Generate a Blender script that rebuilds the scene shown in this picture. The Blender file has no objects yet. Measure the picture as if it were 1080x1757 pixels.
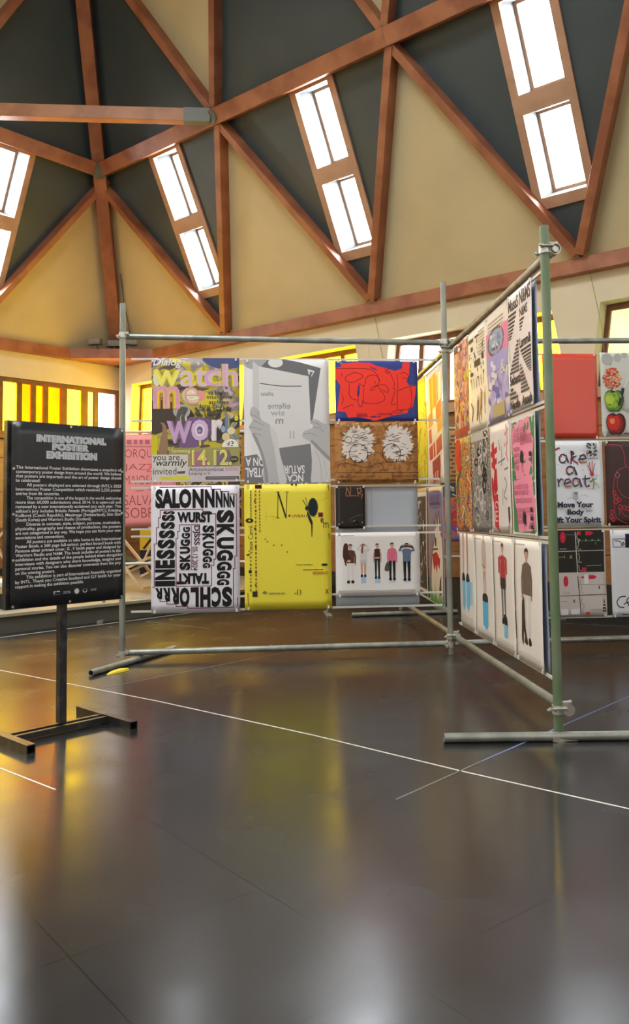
import bpy, bmesh, math, random
from mathutils import Vector, Matrix
V = Vector
SC = bpy.context.scene
COL = SC.collection
random.seed(7)

# ------------------------------------------------------------------ camera
F_PX, CX, CY, CAM_H = 1414.8, 540.0, 792.3, 1.186
PITCH, ROLL = 0.0595, 0.0121
_F = V((0, math.cos(PITCH), math.sin(PITCH)))
_u0 = V((0, -math.sin(PITCH), math.cos(PITCH)))
_r0 = V((1, 0, 0))
_R = math.cos(ROLL) * _r0 - math.sin(ROLL) * _u0
_U = math.sin(ROLL) * _r0 + math.cos(ROLL) * _u0
cam_d = bpy.data.cameras.new('camera')
cam = bpy.data.objects.new('camera', cam_d)
COL.objects.link(cam)
cam.matrix_world = Matrix(((_R.x, _U.x, -_F.x, 0), (_R.y, _U.y, -_F.y, 0), (_R.z, _U.z, -_F.z, CAM_H), (0, 0, 0, 1)))
cam_d.sensor_fit = 'VERTICAL'
cam_d.sensor_height = 36.0
cam_d.lens = F_PX / 1757 * 36.0
cam_d.shift_y = -(878.5 - CY) / 1757
cam_d.clip_start = 0.05
SC.camera = cam

# ------------------------------------------------------------------ world, exposure
w = bpy.data.worlds.new('world')
SC.world = w
w.use_nodes = True
w.node_tree.nodes['Background'].inputs[0].default_value = (0.80, 0.90, 1.0, 1)
w.node_tree.nodes['Background'].inputs[1].default_value = 1.5
SC.view_settings.view_transform = 'Standard'
SC.view_settings.look = 'None'
SC.view_settings.gamma = 1.0
SC.view_settings.use_curve_mapping = False
SC.view_settings.exposure = 0.0
SC.cycles.use_denoising = True
SC.cycles.max_bounces = 8
SC.cycles.diffuse_bounces = 5
SC.cycles.sample_clamp_indirect = 6.0
SC.cycles.caustics_reflective = False
SC.cycles.caustics_refractive = False
SKY_L = 42.0           # daylight behind the roof lights
SKY_NEAR = 25.0       # the roof lights behind the viewer
FILL_TOP = 19.0        # added fill light: unseen glowing panels over the middle of the hall
PANE_Y = 4.9          # yellow panes
PANE_W = 7.0          # clear panes

# ------------------------------------------------------------------ pixel -> place
def ray(x, y):
    return (x - CX) / F_PX * _R - (y - CY) / F_PX * _U + _F
CAMP = V((0, 0, CAM_H))
def on_plane(x, y, P, n):
    d = ray(x, y)
    return CAMP + d * ((P - CAMP).dot(n) / d.dot(n))
def on_floor(x, y, z=0.0):
    return on_plane(x, y, V((0, 0, z)), V((0, 0, 1)))

# ------------------------------------------------------------------ materials
def srgb(r, g, b):
    f = lambda c: (c / 255 / 12.92) if c <= 10 else ((c / 255 + 0.055) / 1.055) ** 2.4
    return (f(r), f(g), f(b), 1)
MATS = {}
def mat(name, col, rough=0.6, metal=0.0, spec=0.5, noise=None, bump=None, coat=0):
    """plain surface, optionally with a second colour mixed by noise: noise=(colour, scale, lo, hi, stretch)"""
    if name in MATS: return MATS[name]
    m = bpy.data.materials.new(name)
    m.use_nodes = True
    nt = m.node_tree
    b = nt.nodes['Principled BSDF']
    b.inputs['Base Color'].default_value = col if len(col) == 4 else (*col, 1)
    b.inputs['Roughness'].default_value = rough
    b.inputs['Metallic'].default_value = metal
    b.inputs['Specular IOR Level'].default_value = spec
    b.inputs['Coat Weight'].default_value = coat
    if noise or bump:
        tc = nt.nodes.new('ShaderNodeTexCoord')
        mp = nt.nodes.new('ShaderNodeMapping')
        nt.links.new(tc.outputs['Object'], mp.inputs[0])
    if noise:
        c2, sc, lo, hi, st = noise
        mp.inputs['Scale'].default_value = st
        n = nt.nodes.new('ShaderNodeTexNoise')
        n.inputs['Scale'].default_value = sc
        n.inputs['Detail'].default_value = 5
        nt.links.new(mp.outputs[0], n.inputs[0])
        r = nt.nodes.new('ShaderNodeMapRange')
        r.inputs[1].default_value = lo; r.inputs[2].default_value = hi
        nt.links.new(n.outputs[0], r.inputs[0])
        mx = nt.nodes.new('ShaderNodeMix'); mx.data_type = 'RGBA'
        mx.inputs[6].default_value = b.inputs['Base Color'].default_value
        mx.inputs[7].default_value = c2 if len(c2) == 4 else (*c2, 1)
        nt.links.new(r.outputs[0], mx.inputs[0])
        nt.links.new(mx.outputs[2], b.inputs['Base Color'])
    if bump:
        n2 = nt.nodes.new('ShaderNodeTexNoise')
        n2.inputs['Scale'].default_value = bump[0]
        nt.links.new(tc.outputs['Object'], n2.inputs[0])
        bp = nt.nodes.new('ShaderNodeBump')
        bp.inputs['Strength'].default_value = bump[1]
        bp.inputs['Distance'].default_value = 0.01
        nt.links.new(n2.outputs[0], bp.inputs['Height'])
        nt.links.new(bp.outputs[0], b.inputs['Normal'])
    MATS[name] = m
    return m
def glow(name, col, strength, var=0.0):
    if name in MATS: return MATS[name]
    m = bpy.data.materials.new(name)
    m.use_nodes = True
    nt = m.node_tree
    b = nt.nodes['Principled BSDF']
    b.inputs['Base Color'].default_value = (*[c * .5 for c in col], 1)
    b.inputs['Roughness'].default_value = 0.25
    b.inputs['Emission Color'].default_value = (*col, 1)
    b.inputs['Emission Strength'].default_value = strength
    if var:
        tc = nt.nodes.new('ShaderNodeTexCoord')
        n = nt.nodes.new('ShaderNodeTexNoise')
        n.inputs['Scale'].default_value = 2.2
        nt.links.new(tc.outputs['Object'], n.inputs[0])
        r = nt.nodes.new('ShaderNodeMapRange')
        r.inputs[1].default_value = .35; r.inputs[2].default_value = .65
        r.inputs[3].default_value = strength * (1 - var); r.inputs[4].default_value = strength * (1 + var)
        nt.links.new(n.outputs[0], r.inputs[0])
        nt.links.new(r.outputs[0], b.inputs['Emission Strength'])
    MATS[name] = m
    return m
def ink(r, g, b, rough=0.55):
    return mat('ink_%d_%d_%d' % (r, g, b), srgb(r, g, b), rough, spec=0.3)

plaster = mat('cream_plaster', (.60, .515, .30), .85, noise=((.53, .45, .26), 1.3, .4, .75, (1, 1, 1)), bump=(30, .05))
plaster_low = mat('pale_plaster', (.68, .61, .43), .85, noise=((.61, .54, .38), 1.1, .4, .75, (1, 1, 1)), bump=(30, .05))
slate = mat('dark_panel', (.043, .064, .074), .45, noise=((.056, .076, .082), 1.5, .4, .7, (1, 1, 1)))
beamw = mat('stained_timber', (.37, .145, .068), .40, noise=((.26, .088, .042), 3.0, .40, .62, (1, 1, 1)))
boardw = mat('pale_frame_timber', (.50, .30, .19), .5, noise=((.43, .25, .155), 4, .4, .6, (1, 1, 1)))
framew = mat('dark_window_timber', (.20, .075, .028), .45, noise=((.13, .045, .018), 5, .4, .6, (1, 1, 1)))
panelw = mat('wall_boarding_wood', (.31, .15, .055), .45, noise=((.25, .11, .040), 2.5, .4, .6, (1, 1, 6)))
plywood = mat('pale_plywood', (.52, .33, .13), .5, noise=((.45, .27, .10), 2.5, .4, .6, (1, 1, 4)))
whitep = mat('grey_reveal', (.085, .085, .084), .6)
grey_metal = mat('galvanised_tube', (.33, .34, .30), .42, .55, noise=((.22, .23, .20), 9, .4, .65, (1, 1, .4)))
green_metal = mat('green_tube', (.135, .205, .105), .45, .15, noise=((.22, .24, .17), 7, .45, .7, (1, 1, .5)))
steel = mat('bright_coupler', (.55, .54, .48), .35, .8)
dark_steel = mat('dark_steel', (.050, .050, .052), .32, .6, noise=((.12, .12, .12), 12, .5, .7, (1, 1, 1)))
alu = mat('pale_batten', (.62, .62, .56), .45, .2)
plate = mat('node_plate', (.17, .18, .155), .5, .3)

# ------------------------------------------------------------------ mesh helpers
class MB:
    def __init__(s): s.v = []; s.f = []; s.m = []; s.sm = []
    def add(s, vs, fs, mi=0, smooth=False):
        o = len(s.v)
        s.v += [V(p) for p in vs]
        for f in fs:
            s.f.append([i + o for i in f]); s.m.append(mi); s.sm.append(smooth)
    def hexa(s, c, mi=0):   # 8 corners: bottom loop 4, top loop 4
        s.add(c, [(0, 3, 2, 1), (4, 5, 6, 7), (0, 1, 5, 4), (1, 2, 6, 5), (2, 3, 7, 6), (3, 0, 4, 7)], mi)
    def box(s, o, a, b, c, mi=0):   # corner o, edge vectors
        o, a, b, c = V(o), V(a), V(b), V(c)
        s.hexa([o, o + a, o + a + b, o + b, o + c, o + a + c, o + a + b + c, o + b + c], mi)
    def cbox(s, ctr, x, y, z, sx, sy, sz, mi=0):
        x, y, z = V(x).normalized() * sx, V(y).normalized() * sy, V(z).normalized() * sz
        s.box(V(ctr) - (x + y + z) / 2, x, y, z, mi)
    def bar(s, P, Q, n, wd, h0, h1, mi=0):   # bar from P to Q, width wd across, from h0 to h1 along n
        P, Q, n = V(P), V(Q), V(n)
        t = (Q - P).normalized()
        sd = t.cross(n).normalized()
        n = sd.cross(t).normalized()
        s.hexa([P - sd * wd / 2 + n * h0, P + sd * wd / 2 + n * h0, Q + sd * wd / 2 + n * h0, Q - sd * wd / 2 + n * h0,
                P - sd * wd / 2 + n * h1, P + sd * wd / 2 + n * h1, Q + sd * wd / 2 + n * h1, Q - sd * wd / 2 + n * h1], mi)
    def prism(s, pts, vec, mi=0):
        pts = [V(p) for p in pts]; vec = V(vec); n = len(pts)
        s.add(pts + [p + vec for p in pts], [tuple(range(n))[::-1], tuple(range(n, 2 * n))] +
              [(i, (i + 1) % n, n + (i + 1) % n, n + i) for i in range(n)], mi)
    def tube(s, P, Q, r, n=16, r2=None, hollow=False, mi=0):
        P, Q = V(P), V(Q); r2 = r if r2 is None else r2
        t = (Q - P).normalized()
        a = t.cross(V((0, 0, 1)) if abs(t.z) < .9 else V((1, 0, 0))).normalized(); b = t.cross(a)
        ring = lambda c, rr: [c + a * math.cos(2 * math.pi * i / n) * rr + b * math.sin(2 * math.pi * i / n) * rr for i in range(n)]
        s.add(ring(P, r) + ring(Q, r2), [(i, (i + 1) % n, n + (i + 1) % n, n + i) for i in range(n)], mi, True)
        if hollow:
            k = .82
            s.add(ring(P, r * k) + ring(Q, r2 * k), [(i, n + i, n + (i + 1) % n, (i + 1) % n) for i in range(n)], mi, True)
            for c, rr in ((P, r), (Q, r2)):
                s.add(ring(c, rr) + ring(c, rr * k), [(i, (i + 1) % n, n + (i + 1) % n, n + i) for i in range(n)], mi)
        else:
            s.add(ring(P, r), [tuple(range(n))], mi); s.add(ring(Q, r2), [tuple(range(n))], mi)
    def build(s, name, mats, parent=None, origin=None, kind=None, bevel=0):
        if not isinstance(mats, (list, tuple)): mats = [mats]
        o0 = V((0, 0, 0))
        if parent is not None: o0 = world_loc(parent)
        if origin is not None: org = V(origin)
        elif parent is not None: org = o0
        else: org = V((0, 0, 0))
        me = bpy.data.meshes.new(name)
        me.from_pydata([p - org for p in s.v], [], s.f)
        for mt in mats: me.materials.append(mt)
        me.polygons.foreach_set('material_index', s.m)
        me.polygons.foreach_set('use_smooth', s.sm)
        bm = bmesh.new(); bm.from_mesh(me)
        bmesh.ops.recalc_face_normals(bm, faces=bm.faces)
        bm.to_mesh(me); bm.free(); me.update()
        ob = bpy.data.objects.new(name, me)
        COL.objects.link(ob)
        if parent is not None:
            ob.parent = parent; ob.location = org - o0
        else: ob.location = org
        ob['_w'] = tuple(org)
        if kind: ob['kind'] = kind
        if bevel:
            md = ob.modifiers.new('edge', 'BEVEL'); md.width = bevel; md.segments = 2; md.limit_method = 'ANGLE'
        return ob
def world_loc(o):
    return V(o['_w']) if '_w' in o.keys() else V((0, 0, 0))
def empty(name, loc, label=None, cat=None, group=None, kind=None):
    o = bpy.data.objects.new(name, None)
    COL.objects.link(o); o.location = loc; o['_w'] = tuple(loc); o.empty_display_size = .1
    return tag(o, label, cat, group, kind)
def tag(o, label=None, cat=None, group=None, kind=None):
    if label: o['label'] = label
    if cat: o['category'] = cat
    if group: o['group'] = group
    if kind: o['kind'] = kind
    return o

# ------------------------------------------------------------------ the hall: square plan, corner far left
CORN = V((-3.546, 14.955, 0))
WA = -0.7047
WR = V((math.cos(WA), math.sin(WA), 0))        # along the right wall, away from the corner
WL = V((math.sin(WA), -math.cos(WA), 0))       # along the left wall, away from the corner
Zv = V((0, 0, 1))
BAY, A0, INS = 2.909, 1.275, 1.345
SIDE = 2 * A0 + 5 * BAY
RING, UPR = 4.015, 6.722
def P(a, b, z): return CORN + WR * a + WL * b + Zv * z
FACES = [(CORN, WR, WL, 'right'), (CORN, WL, WR, 'left'), (P(SIDE, 0, 0), WL, -WR, 'near_right'), (P(0, SIDE, 0), WR, -WL, 'near_left')]
NODE = [k * BAY for k in range(6)] + [SIDE]
ANODE = [A0 + k * BAY for k in range(6)]
SLEN = math.hypot(INS, UPR - RING)
class Face:
    def __init__(s, f):
        s.o, s.u, s.inw, s.name = f
        s.v = (s.inw * INS + Zv * (UPR - RING)) / SLEN
        s.n = (s.inw * (UPR - RING) - Zv * INS) / SLEN       # into the room
    def pt(s, u, v, w=0): return s.o + Zv * RING + s.u * u + s.v * v + s.n * w
    def wp(s, u, z, w=0): return s.o + s.u * u + Zv * z + s.inw * w
FC = [Face(f) for f in FACES]

# floor: worn dark lino sheets
def floor_material():
    m = bpy.data.materials.new('dark_lino'); m.use_nodes = True
    nt = m.node_tree; b = nt.nodes['Principled BSDF']; L = nt.links.new
    tc = nt.nodes.new('ShaderNodeTexCoord')
    n1 = nt.nodes.new('ShaderNodeTexNoise'); n1.inputs['Scale'].default_value = .9; n1.inputs['Detail'].default_value = 8
    n2 = nt.nodes.new('ShaderNodeTexNoise'); n2.inputs['Scale'].default_value = 14; n2.inputs['Detail'].default_value = 6
    mp = nt.nodes.new('ShaderNodeMapping'); mp.inputs['Rotation'].default_value = (0, 0, WA + math.radians(2)); mp.inputs['Location'].default_value = (.35, .27, 0)
    L(tc.outputs['Object'], n1.inputs[0]); L(tc.outputs['Object'], n2.inputs[0]); L(tc.outputs['Object'], mp.inputs[0])
    br = nt.nodes.new('ShaderNodeTexBrick'); br.offset = 0; br.inputs['Scale'].default_value = 1.0
    br.inputs['Mortar Size'].default_value = .0035; br.inputs['Brick Width'].default_value = .62; br.inputs['Row Height'].default_value = .62
    br.inputs['Mortar Smooth'].default_value = .3
    L(mp.outputs[0], br.inputs[0])
    r1 = nt.nodes.new('ShaderNodeValToRGB')
    r1.color_ramp.elements[0].position = .32; r1.color_ramp.elements[0].color = (.013, .013, .0135, 1)
    r1.color_ramp.elements[1].position = .72; r1.color_ramp.elements[1].color = (.025, .025, .0255, 1)
    L(n1.outputs[0], r1.inputs[0])
    mx = nt.nodes.new('ShaderNodeMix'); mx.data_type = 'RGBA'; mx.blend_type = 'MULTIPLY'; mx.inputs[0].default_value = 1
    rr = nt.nodes.new('ShaderNodeMapRange'); rr.inputs[3].default_value = 1.0; rr.inputs[4].default_value = .30
    L(br.outputs['Fac'], rr.inputs[0]); L(r1.outputs[0], mx.inputs[6]); L(rr.outputs[0], mx.inputs[7])
    L(mx.outputs[2], b.inputs['Base Color'])
    r2 = nt.nodes.new('ShaderNodeMapRange'); r2.inputs[1].default_value = .3; r2.inputs[2].default_value = .7
    r2.inputs[3].default_value = .20; r2.inputs[4].default_value = .29
    n3 = nt.nodes.new('ShaderNodeTexNoise'); n3.inputs['Scale'].default_value = 2.2; n3.inputs['Detail'].default_value = 2
    L(tc.outputs['Object'], n3.inputs[0])
    L(n3.outputs[0], r2.inputs[0]); L(r2.outputs[0], b.inputs['Roughness'])
    bp = nt.nodes.new('ShaderNodeBump'); bp.inputs['Strength'].default_value = .008; bp.inputs['Distance'].default_value = .01
    L(n2.outputs[0], bp.inputs['Height']); L(bp.outputs[0], b.inputs['Normal'])
    b.inputs['Specular IOR Level'].default_value = .7
    return m
mb = MB(); mb.box(P(-.5, -.5, -.2), WR * (SIDE + 1), WL * (SIDE + 1), Zv * .2)
mb.build('floor', floor_material(), kind='structure')

SILL, HEAD, WTH, SETB = 2.55, 3.49, .36, .20
PANES = {'y': glow('yellow_glass', (1, .62, .01), PANE_Y * 3.8, .12), 'o': glow('amber_glass', (1, .14, .0), PANE_Y * 1.25, .10), 'l': glow('lemon_glass', (1, .68, .01), PANE_Y * 3.8, .1),
         'p': glow('pale_lime_glass', (.95, 1, .42), 1.35, .1), 'c': glow('cream_glass', (1, .95, .62), 1.5, .05),
         'w': glow('clear_glass', (.96, .98, 1), PANE_W), 't': glow('straw_glass', (1, .86, .25), 1.15, .08)}
NWIN = [0]
def window(face, quads, frame_poly, w_in, depth=.09):
    """quads: (u0b,u1b,u0t,u1t,zb,zt,colour)  frame bars between; frame_poly trapezoid (u0b,u1b,u0t,u1t,zb,zt)"""
    NWIN[0] += 1
    root = empty('window_%d' % NWIN[0], face.wp((frame_poly[0] + frame_poly[1]) / 2, frame_poly[4], w_in), kind='structure')
    fr = MB()
    ub0, ub1, ut0, ut1, zb, zt = frame_poly
    X = lambda s, z: (ub0 + (ub1 - ub0) * s) * (zt - z) / (zt - zb) + (ut0 + (ut1 - ut0) * s) * (z - zb) / (zt - zb)
    t = .07
    dv = face.inw * depth
    def quad(u0b, u1b, u0t, u1t, z0, z1): fr.prism([face.wp(u0b, z0, w_in), face.wp(u1b, z0, w_in), face.wp(u1t, z1, w_in), face.wp(u0t, z1, w_in)], dv)
    quad(X(0, zb), X(1, zb), X(0, zb + t), X(1, zb + t), zb, zb + t)
    quad(X(0, zt - t), X(1, zt - t), X(0, zt), X(1, zt), zt - t, zt)
    z0, z1 = zb + t, zt - t
    edges = []
    for (a, b, c) in quads: edges.append((a, b))
    last = 0.0
    for (a, b, c) in quads + [(1, 1, None)]:
        if a > last + 1e-4: quad(X(last, z0), X(a, z0), X(last, z1), X(a, z1), z0, z1)
        last = b
    fr.build('frame', framew, root)
    for (a, b, c) in quads:
        pm = MB()
        g = face.inw * .02
        pm.prism([face.wp(X(a, z0), z0, w_in + .03), face.wp(X(b, z0), z0, w_in + .03), face.wp(X(b, z1), z1, w_in + .03), face.wp(X(a, z1), z1, w_in + .03)], g)
        pm.build('pane', PANES[c], root)
    return root

def pattern(n, cols, t=.028):
    out = []; wd = (1 - 2 * .03 - (n - 1) * t) / n
    for i in range(n):
        a = .03 + i * (wd + t)
        out.append((a, a + wd, cols[i % len(cols)]))
    return out

for fi, fc in enumerate(FC):
    wl = MB()
    out = -fc.inw * WTH
    e = WTH if fi in (0, 3) else 0
    # plaster band above and solid wall below the openings
    wl.prism([fc.wp(-e, 3.50, 0), fc.wp(SIDE + e, 3.50, 0), fc.wp(SIDE + e, RING + .02, 0), fc.wp(-e, RING + .02, 0)], out)
    wl.prism([fc.wp(-e, 0, 0), fc.wp(SIDE + e, 0, 0), fc.wp(SIDE + e, 2.54, 0), fc.wp(-e, 2.54, 0)], out)
    if fi == 1:
        # one long strip of narrow lights
        b = [0.05]
        seg = [(.08, .44, 'w'), (.525, .66, 't'), (.80, 1.075, 'l'), (1.20, 1.44, 'o'), (1.53, 1.67, 'o'), (1.756, 1.924, 'o'), (2.02, 2.26, 'y'), (2.36, 2.60, 'l'), (2.72, 2.86, 'o'), (2.95, 3.3, 'y'),
               (3.40, 3.55, 't'), (3.65, 4.0, 'y'), (4.1, 4.25, 'o'), (4.35, 4.7, 'l'), (4.8, 4.95, 'w'), (5.05, 5.4, 'y'), (5.5, 5.74, 'o')]
        W = 5.8
        wl.prism([fc.wp(-e, 2.54, 0), fc.wp(.01, 2.54, 0), fc.wp(.01, 3.5, 0), fc.wp(-e, 3.5, 0)], out)
        wl.prism([fc.wp(.01, 3.42, 0), fc.wp(W, 3.42, 0), fc.wp(W, 3.5, 0), fc.wp(.01, 3.5, 0)], out)
        window(fc, [(x0 / W, x1 / W, c) for x0, x1, c in seg], (0.01, W, .01, W, 2.44, 3.41), -.10)
        wl.prism([fc.wp(W, 2.54, 0), fc.wp(6.2, 2.54, 0), fc.wp(6.2, 3.5, 0), fc.wp(W, 3.5, 0)], out)
        rest = [(6.2, 9.0), (9.5, 12.3), (12.8, 15.6)]
        last = 6.2
        for (x0, x1) in rest:
            if x0 > last: wl.prism([fc.wp(last, 2.54, 0), fc.wp(x0, 2.54, 0), fc.wp(x0, 3.5, 0), fc.wp(last, 3.5, 0)], out)
            window(fc, pattern(6, 'yowlyt'), (x0, x1, x0, x1, 2.53, 3.5), -SETB - .09)
            last = x1
        wl.prism([fc.wp(last, 2.54, 0), fc.wp(SIDE, 2.54, 0), fc.wp(SIDE, 3.5, 0), fc.wp(last, 3.5, 0)], out)
    else:
        lb, lt = -e, -e
        for k in range(6):
            n0 = NODE[k]; n1 = NODE[k + 1]
            t0, t1, b0, b1 = n0 + .19, n1 - .39, n0 + .05, n1 - .22
            if fi == 0 and k == 0: t0, b0 = .36, .30
            wl.prism([fc.wp(lb, 2.54, 0), fc.wp(b0, 2.54, 0), fc.wp(t0, 3.5, 0), fc.wp(lt, 3.5, 0)], out)
            lb, lt = b1, t1
            cols = {0: 'ylyylo', 1: 'yylyly', 2: 'wwccpl', 3: 'ppcpcp'}.get(k, 'pwcw') if fi == 0 else 'cwpw'
            n = 6 if fi == 0 else 4
            window(fc, pattern(n, cols), (b0 - .02, b1 + .02, t0 - .02, t1 + .02, 2.54, 3.5), -SETB - .09)
        wl.prism([fc.wp(lb, 2.54, 0), fc.wp(SIDE + e, 2.54, 0), fc.wp(SIDE + e, 3.5, 0), fc.wp(lt, 3.5, 0)], out)
    wl.build('wall_' + fc.name, plaster_low, kind='structure')
    # timber lining below the sills, sill shelf, dark skirting
    pn = MB()
    T = .04
    z = .33; hs = [.33, .66, .97, 1.55, 2.10, 2.40]
    for i in range(len(hs) - 1):
        pn.box(fc.wp(.0 if fi in (0, 3) else T, hs[i] + .006, 0), fc.u * SIDE, Zv * (hs[i + 1] - hs[i] - .012), fc.inw * T, 0 if hs[i] < .9 else 1)
    pn.box(fc.wp(0, .33, 0), fc.u * SIDE, Zv * 2.08, fc.inw * .02, 0)
    pn.build('wall_lining_' + fc.name, [panelw, plywood if fi in (1,) else panelw], kind='structure')
    sl = MB(); sl.box(fc.wp(0, 2.41, 0), fc.u * SIDE, Zv * .12, fc.inw * .10)
    sl.build('window_sill_' + fc.name, boardw if fi == 0 else panelw, kind='structure')
    bs = MB(); bs.box(fc.wp(0, 0, 0), fc.u * SIDE, Zv * .325, fc.inw * .05)
    bs.build('baseboard_' + fc.name, mat('black_skirting', (.018, .017, .016), .45), kind='structure')

# roof: panels, then roof lights, then beams
TIER2 = 3.13
NT = [0]
def tri(mbx, fc, pts, mi, th=.03):
    mbx.prism([fc.pt(u, v) for u, v in pts], -fc.n * th, mi)
for fi, fc in enumerate(FC):
    cm = MB()
    for k in range(6):
        tri(cm, fc, [(ANODE[k], SLEN), (NODE[k], 0), (NODE[k + 1], 0)], 0)
    for k in range(5):
        c = NODE[k + 1]
        l = ANODE[k] - c; r = ANODE[k + 1] - c
        V0, V1 = .66, SLEN
        s0, s1 = -.40, .32
        at = lambda x, v: x * v / SLEN
        tri(cm, fc, [(c, 0), (c + at(r, V0), V0), (c + at(l, V0), V0)], 1)
        tri(cm, fc, [(c + s0, s0 / l * SLEN), (c + s0, V1), (c + l, V1)], 1)
        tri(cm, fc, [(c + s1, s1 / r * SLEN), (c + r, V1), (c + s1, V1)], 1)
        # upper tier
        tri(cm, fc, [(ANODE[k], SLEN), (ANODE[k + 1], SLEN), (ANODE[k] + BAY / 2, SLEN + TIER2)], 1)
    for k in range(1, 5):
        tri(cm, fc, [(ANODE[k], SLEN), (ANODE[k] + BAY / 2, SLEN + TIER2), (ANODE[k] - BAY / 2, SLEN + TIER2)], 0)
    cm.build('ceiling_' + fc.name, [plaster, slate], kind='structure')
    # roof lights
    for k in range(5):
        c = NODE[k + 1] - .04
        NWIN[0] += 1
        root = empty('window_%d' % NWIN[0], fc.pt(c, .66, 0), kind='structure')
        h0, h1 = .30, .36
        fr = MB()
        def slab(u0, u1, v0, v1, w0=-.06, w1=.03):
            fr.hexa([fc.pt(u0, v0, w0), fc.pt(u1, v0, w0), fc.pt(u1, v1, w0), fc.pt(u0, v1, w0), fc.pt(u0, v0, w1), fc.pt(u1, v0, w1), fc.pt(u1, v1, w1), fc.pt(u0, v1, w1)])
        slab(c - .36, c - .265, .66, 2.99); slab(c + .265, c + .36, .66, 2.99)
        slab(c - .265, c + .265, .66, .79); slab(c - .265, c + .265, 1.71, 1.92); slab(c - .265, c + .265, 2.88, 2.99)
        fr.build('frame', boardw, root)
        for (v0, v1) in ((1.92, 2.88), (.79, 1.71)):
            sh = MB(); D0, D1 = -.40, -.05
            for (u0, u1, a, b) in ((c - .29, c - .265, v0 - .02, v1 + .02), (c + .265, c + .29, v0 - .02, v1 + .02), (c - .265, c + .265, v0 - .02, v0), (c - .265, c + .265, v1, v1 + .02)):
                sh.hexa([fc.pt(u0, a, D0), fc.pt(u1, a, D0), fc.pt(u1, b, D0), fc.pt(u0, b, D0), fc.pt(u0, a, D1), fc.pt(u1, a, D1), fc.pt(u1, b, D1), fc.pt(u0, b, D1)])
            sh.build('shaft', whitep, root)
            sa = MB()
            for (u0, u1, a, b) in ((c - .264, c - .225, v0 + .001, v1 - .001), (c + .225, c + .264, v0 + .001, v1 - .001), (c - .225, c + .225, v0 + .001, v0 + .04), (c - .225, c + .225, v1 - .04, v1 - .001)):
                sa.hexa([fc.pt(u0, a, -.37), fc.pt(u1, a, -.37), fc.pt(u1, b, -.37), fc.pt(u0, b, -.37), fc.pt(u0, a, -.345), fc.pt(u1, a, -.345), fc.pt(u1, b, -.345), fc.pt(u0, b, -.345)])
            sa.build('sash', boardw, root)
            pm = MB(); pm.prism([fc.pt(c - .26, v0, -.375), fc.pt(c + .26, v0, -.375), fc.pt(c + .26, v1, -.375), fc.pt(c - .26, v1, -.375)], fc.n * .01)
            pm.build('pane', glow('skylight_glass', (.86, .94, 1), SKY_L) if fi < 2 else glow('skylight_glass_near', (.93, .97, 1), SKY_NEAR), root)
tz = RING + (UPR - RING) * (SLEN + TIER2) / SLEN
ins2 = INS * (SLEN + TIER2) / SLEN
lid = MB()
lid.box(P(ins2 - .3, ins2 - .3, tz), WR * (SIDE - 2 * ins2 + .6), WL * (SIDE - 2 * ins2 + .6), Zv * .1)
lid.build('ceiling', slate, kind='structure')
NWIN[0] += 1
lr = empty('window_%d' % NWIN[0], P(SIDE / 2, SIDE / 2, tz), kind='structure')  # added out of view as overhead fill, built like a roof window
lf = MB(); LW = 4.4
for i in range(5):
    q = SIDE / 2 - LW / 2 + LW / 4 * i
    lf.box(P(q - .06, SIDE / 2 - LW / 2, tz - .14), WR * .12, WL * LW, Zv * .12)
    lf.box(P(SIDE / 2 - LW / 2, q - .06, tz - .14), WR * LW, WL * .12, Zv * .12)
lf.build('frame', boardw, lr)
for i in range(4):
    for j in range(4):
        pm = MB(); pm.box(P(SIDE / 2 - LW / 2 + LW / 4 * i + .06, SIDE / 2 - LW / 2 + LW / 4 * j + .06, tz - .06), WR * (LW / 4 - .12), WL * (LW / 4 - .12), Zv * .02)
        pm.build('pane', glow('top_fill_glow', (.95, .98, 1), FILL_TOP), lr)  # glowing panel, added only to brighten the hall

def beam(name, Pt, Qt, n, wd, h0, h1, m=beamw):
    b = MB(); b.bar(Pt, Qt, n, wd, h0, h1)
    return b.build(name, m, kind='structure', origin=(Pt + Qt) / 2, bevel=.006)
for fi, fc in enumerate(FC[:2]):
    # wall plate along the top of the wall
    r = MB(); r.box(fc.wp(0, 3.845, -.01), fc.u * SIDE, Zv * .175, fc.inw * .14)
    r.build('trim_wall_plate_' + fc.name, beamw, kind='structure', bevel=.006)
    for k in range(5):
        beam('roof_beam', fc.pt(ANODE[k] + (.13 if k == 0 else .0), SLEN), fc.pt(ANODE[k + 1], SLEN), fc.n, .21, -.01, .22)
        a = fc.pt(ANODE[k], SLEN - .10)
        dn = fc.pt(NODE[k + 1], .10)
        beam('roof_beam', a, dn, fc.n, .095, -.01, .17)
        beam('roof_beam', fc.pt(ANODE[k + 1], SLEN - .10), dn + fc.u * .04, fc.n, .105, -.01, .18)
        e = fc.pt(ANODE[k] + BAY / 2, SLEN + TIER2)
        if k > 0: beam('roof_beam', fc.pt(ANODE[k] - .02, SLEN + .08), e, fc.n, .10, -.01, .17)
        beam('roof_beam', fc.pt(ANODE[k + 1] - .04, SLEN + .08), e, fc.n, .10, -.01, .17)
hipn = ((FC[0].n + FC[1].n) / 2).normalized()
hb = CORN + Zv * RING + (WR + WL) * .0
ha = CORN + (WR + WL) * INS + Zv * UPR
hd = (ha - hb)
beam('roof_beam', hb + hipn * .05, hb + hd * 2.05 + hipn * .05, hipn, .20, -.05, .22)
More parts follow.
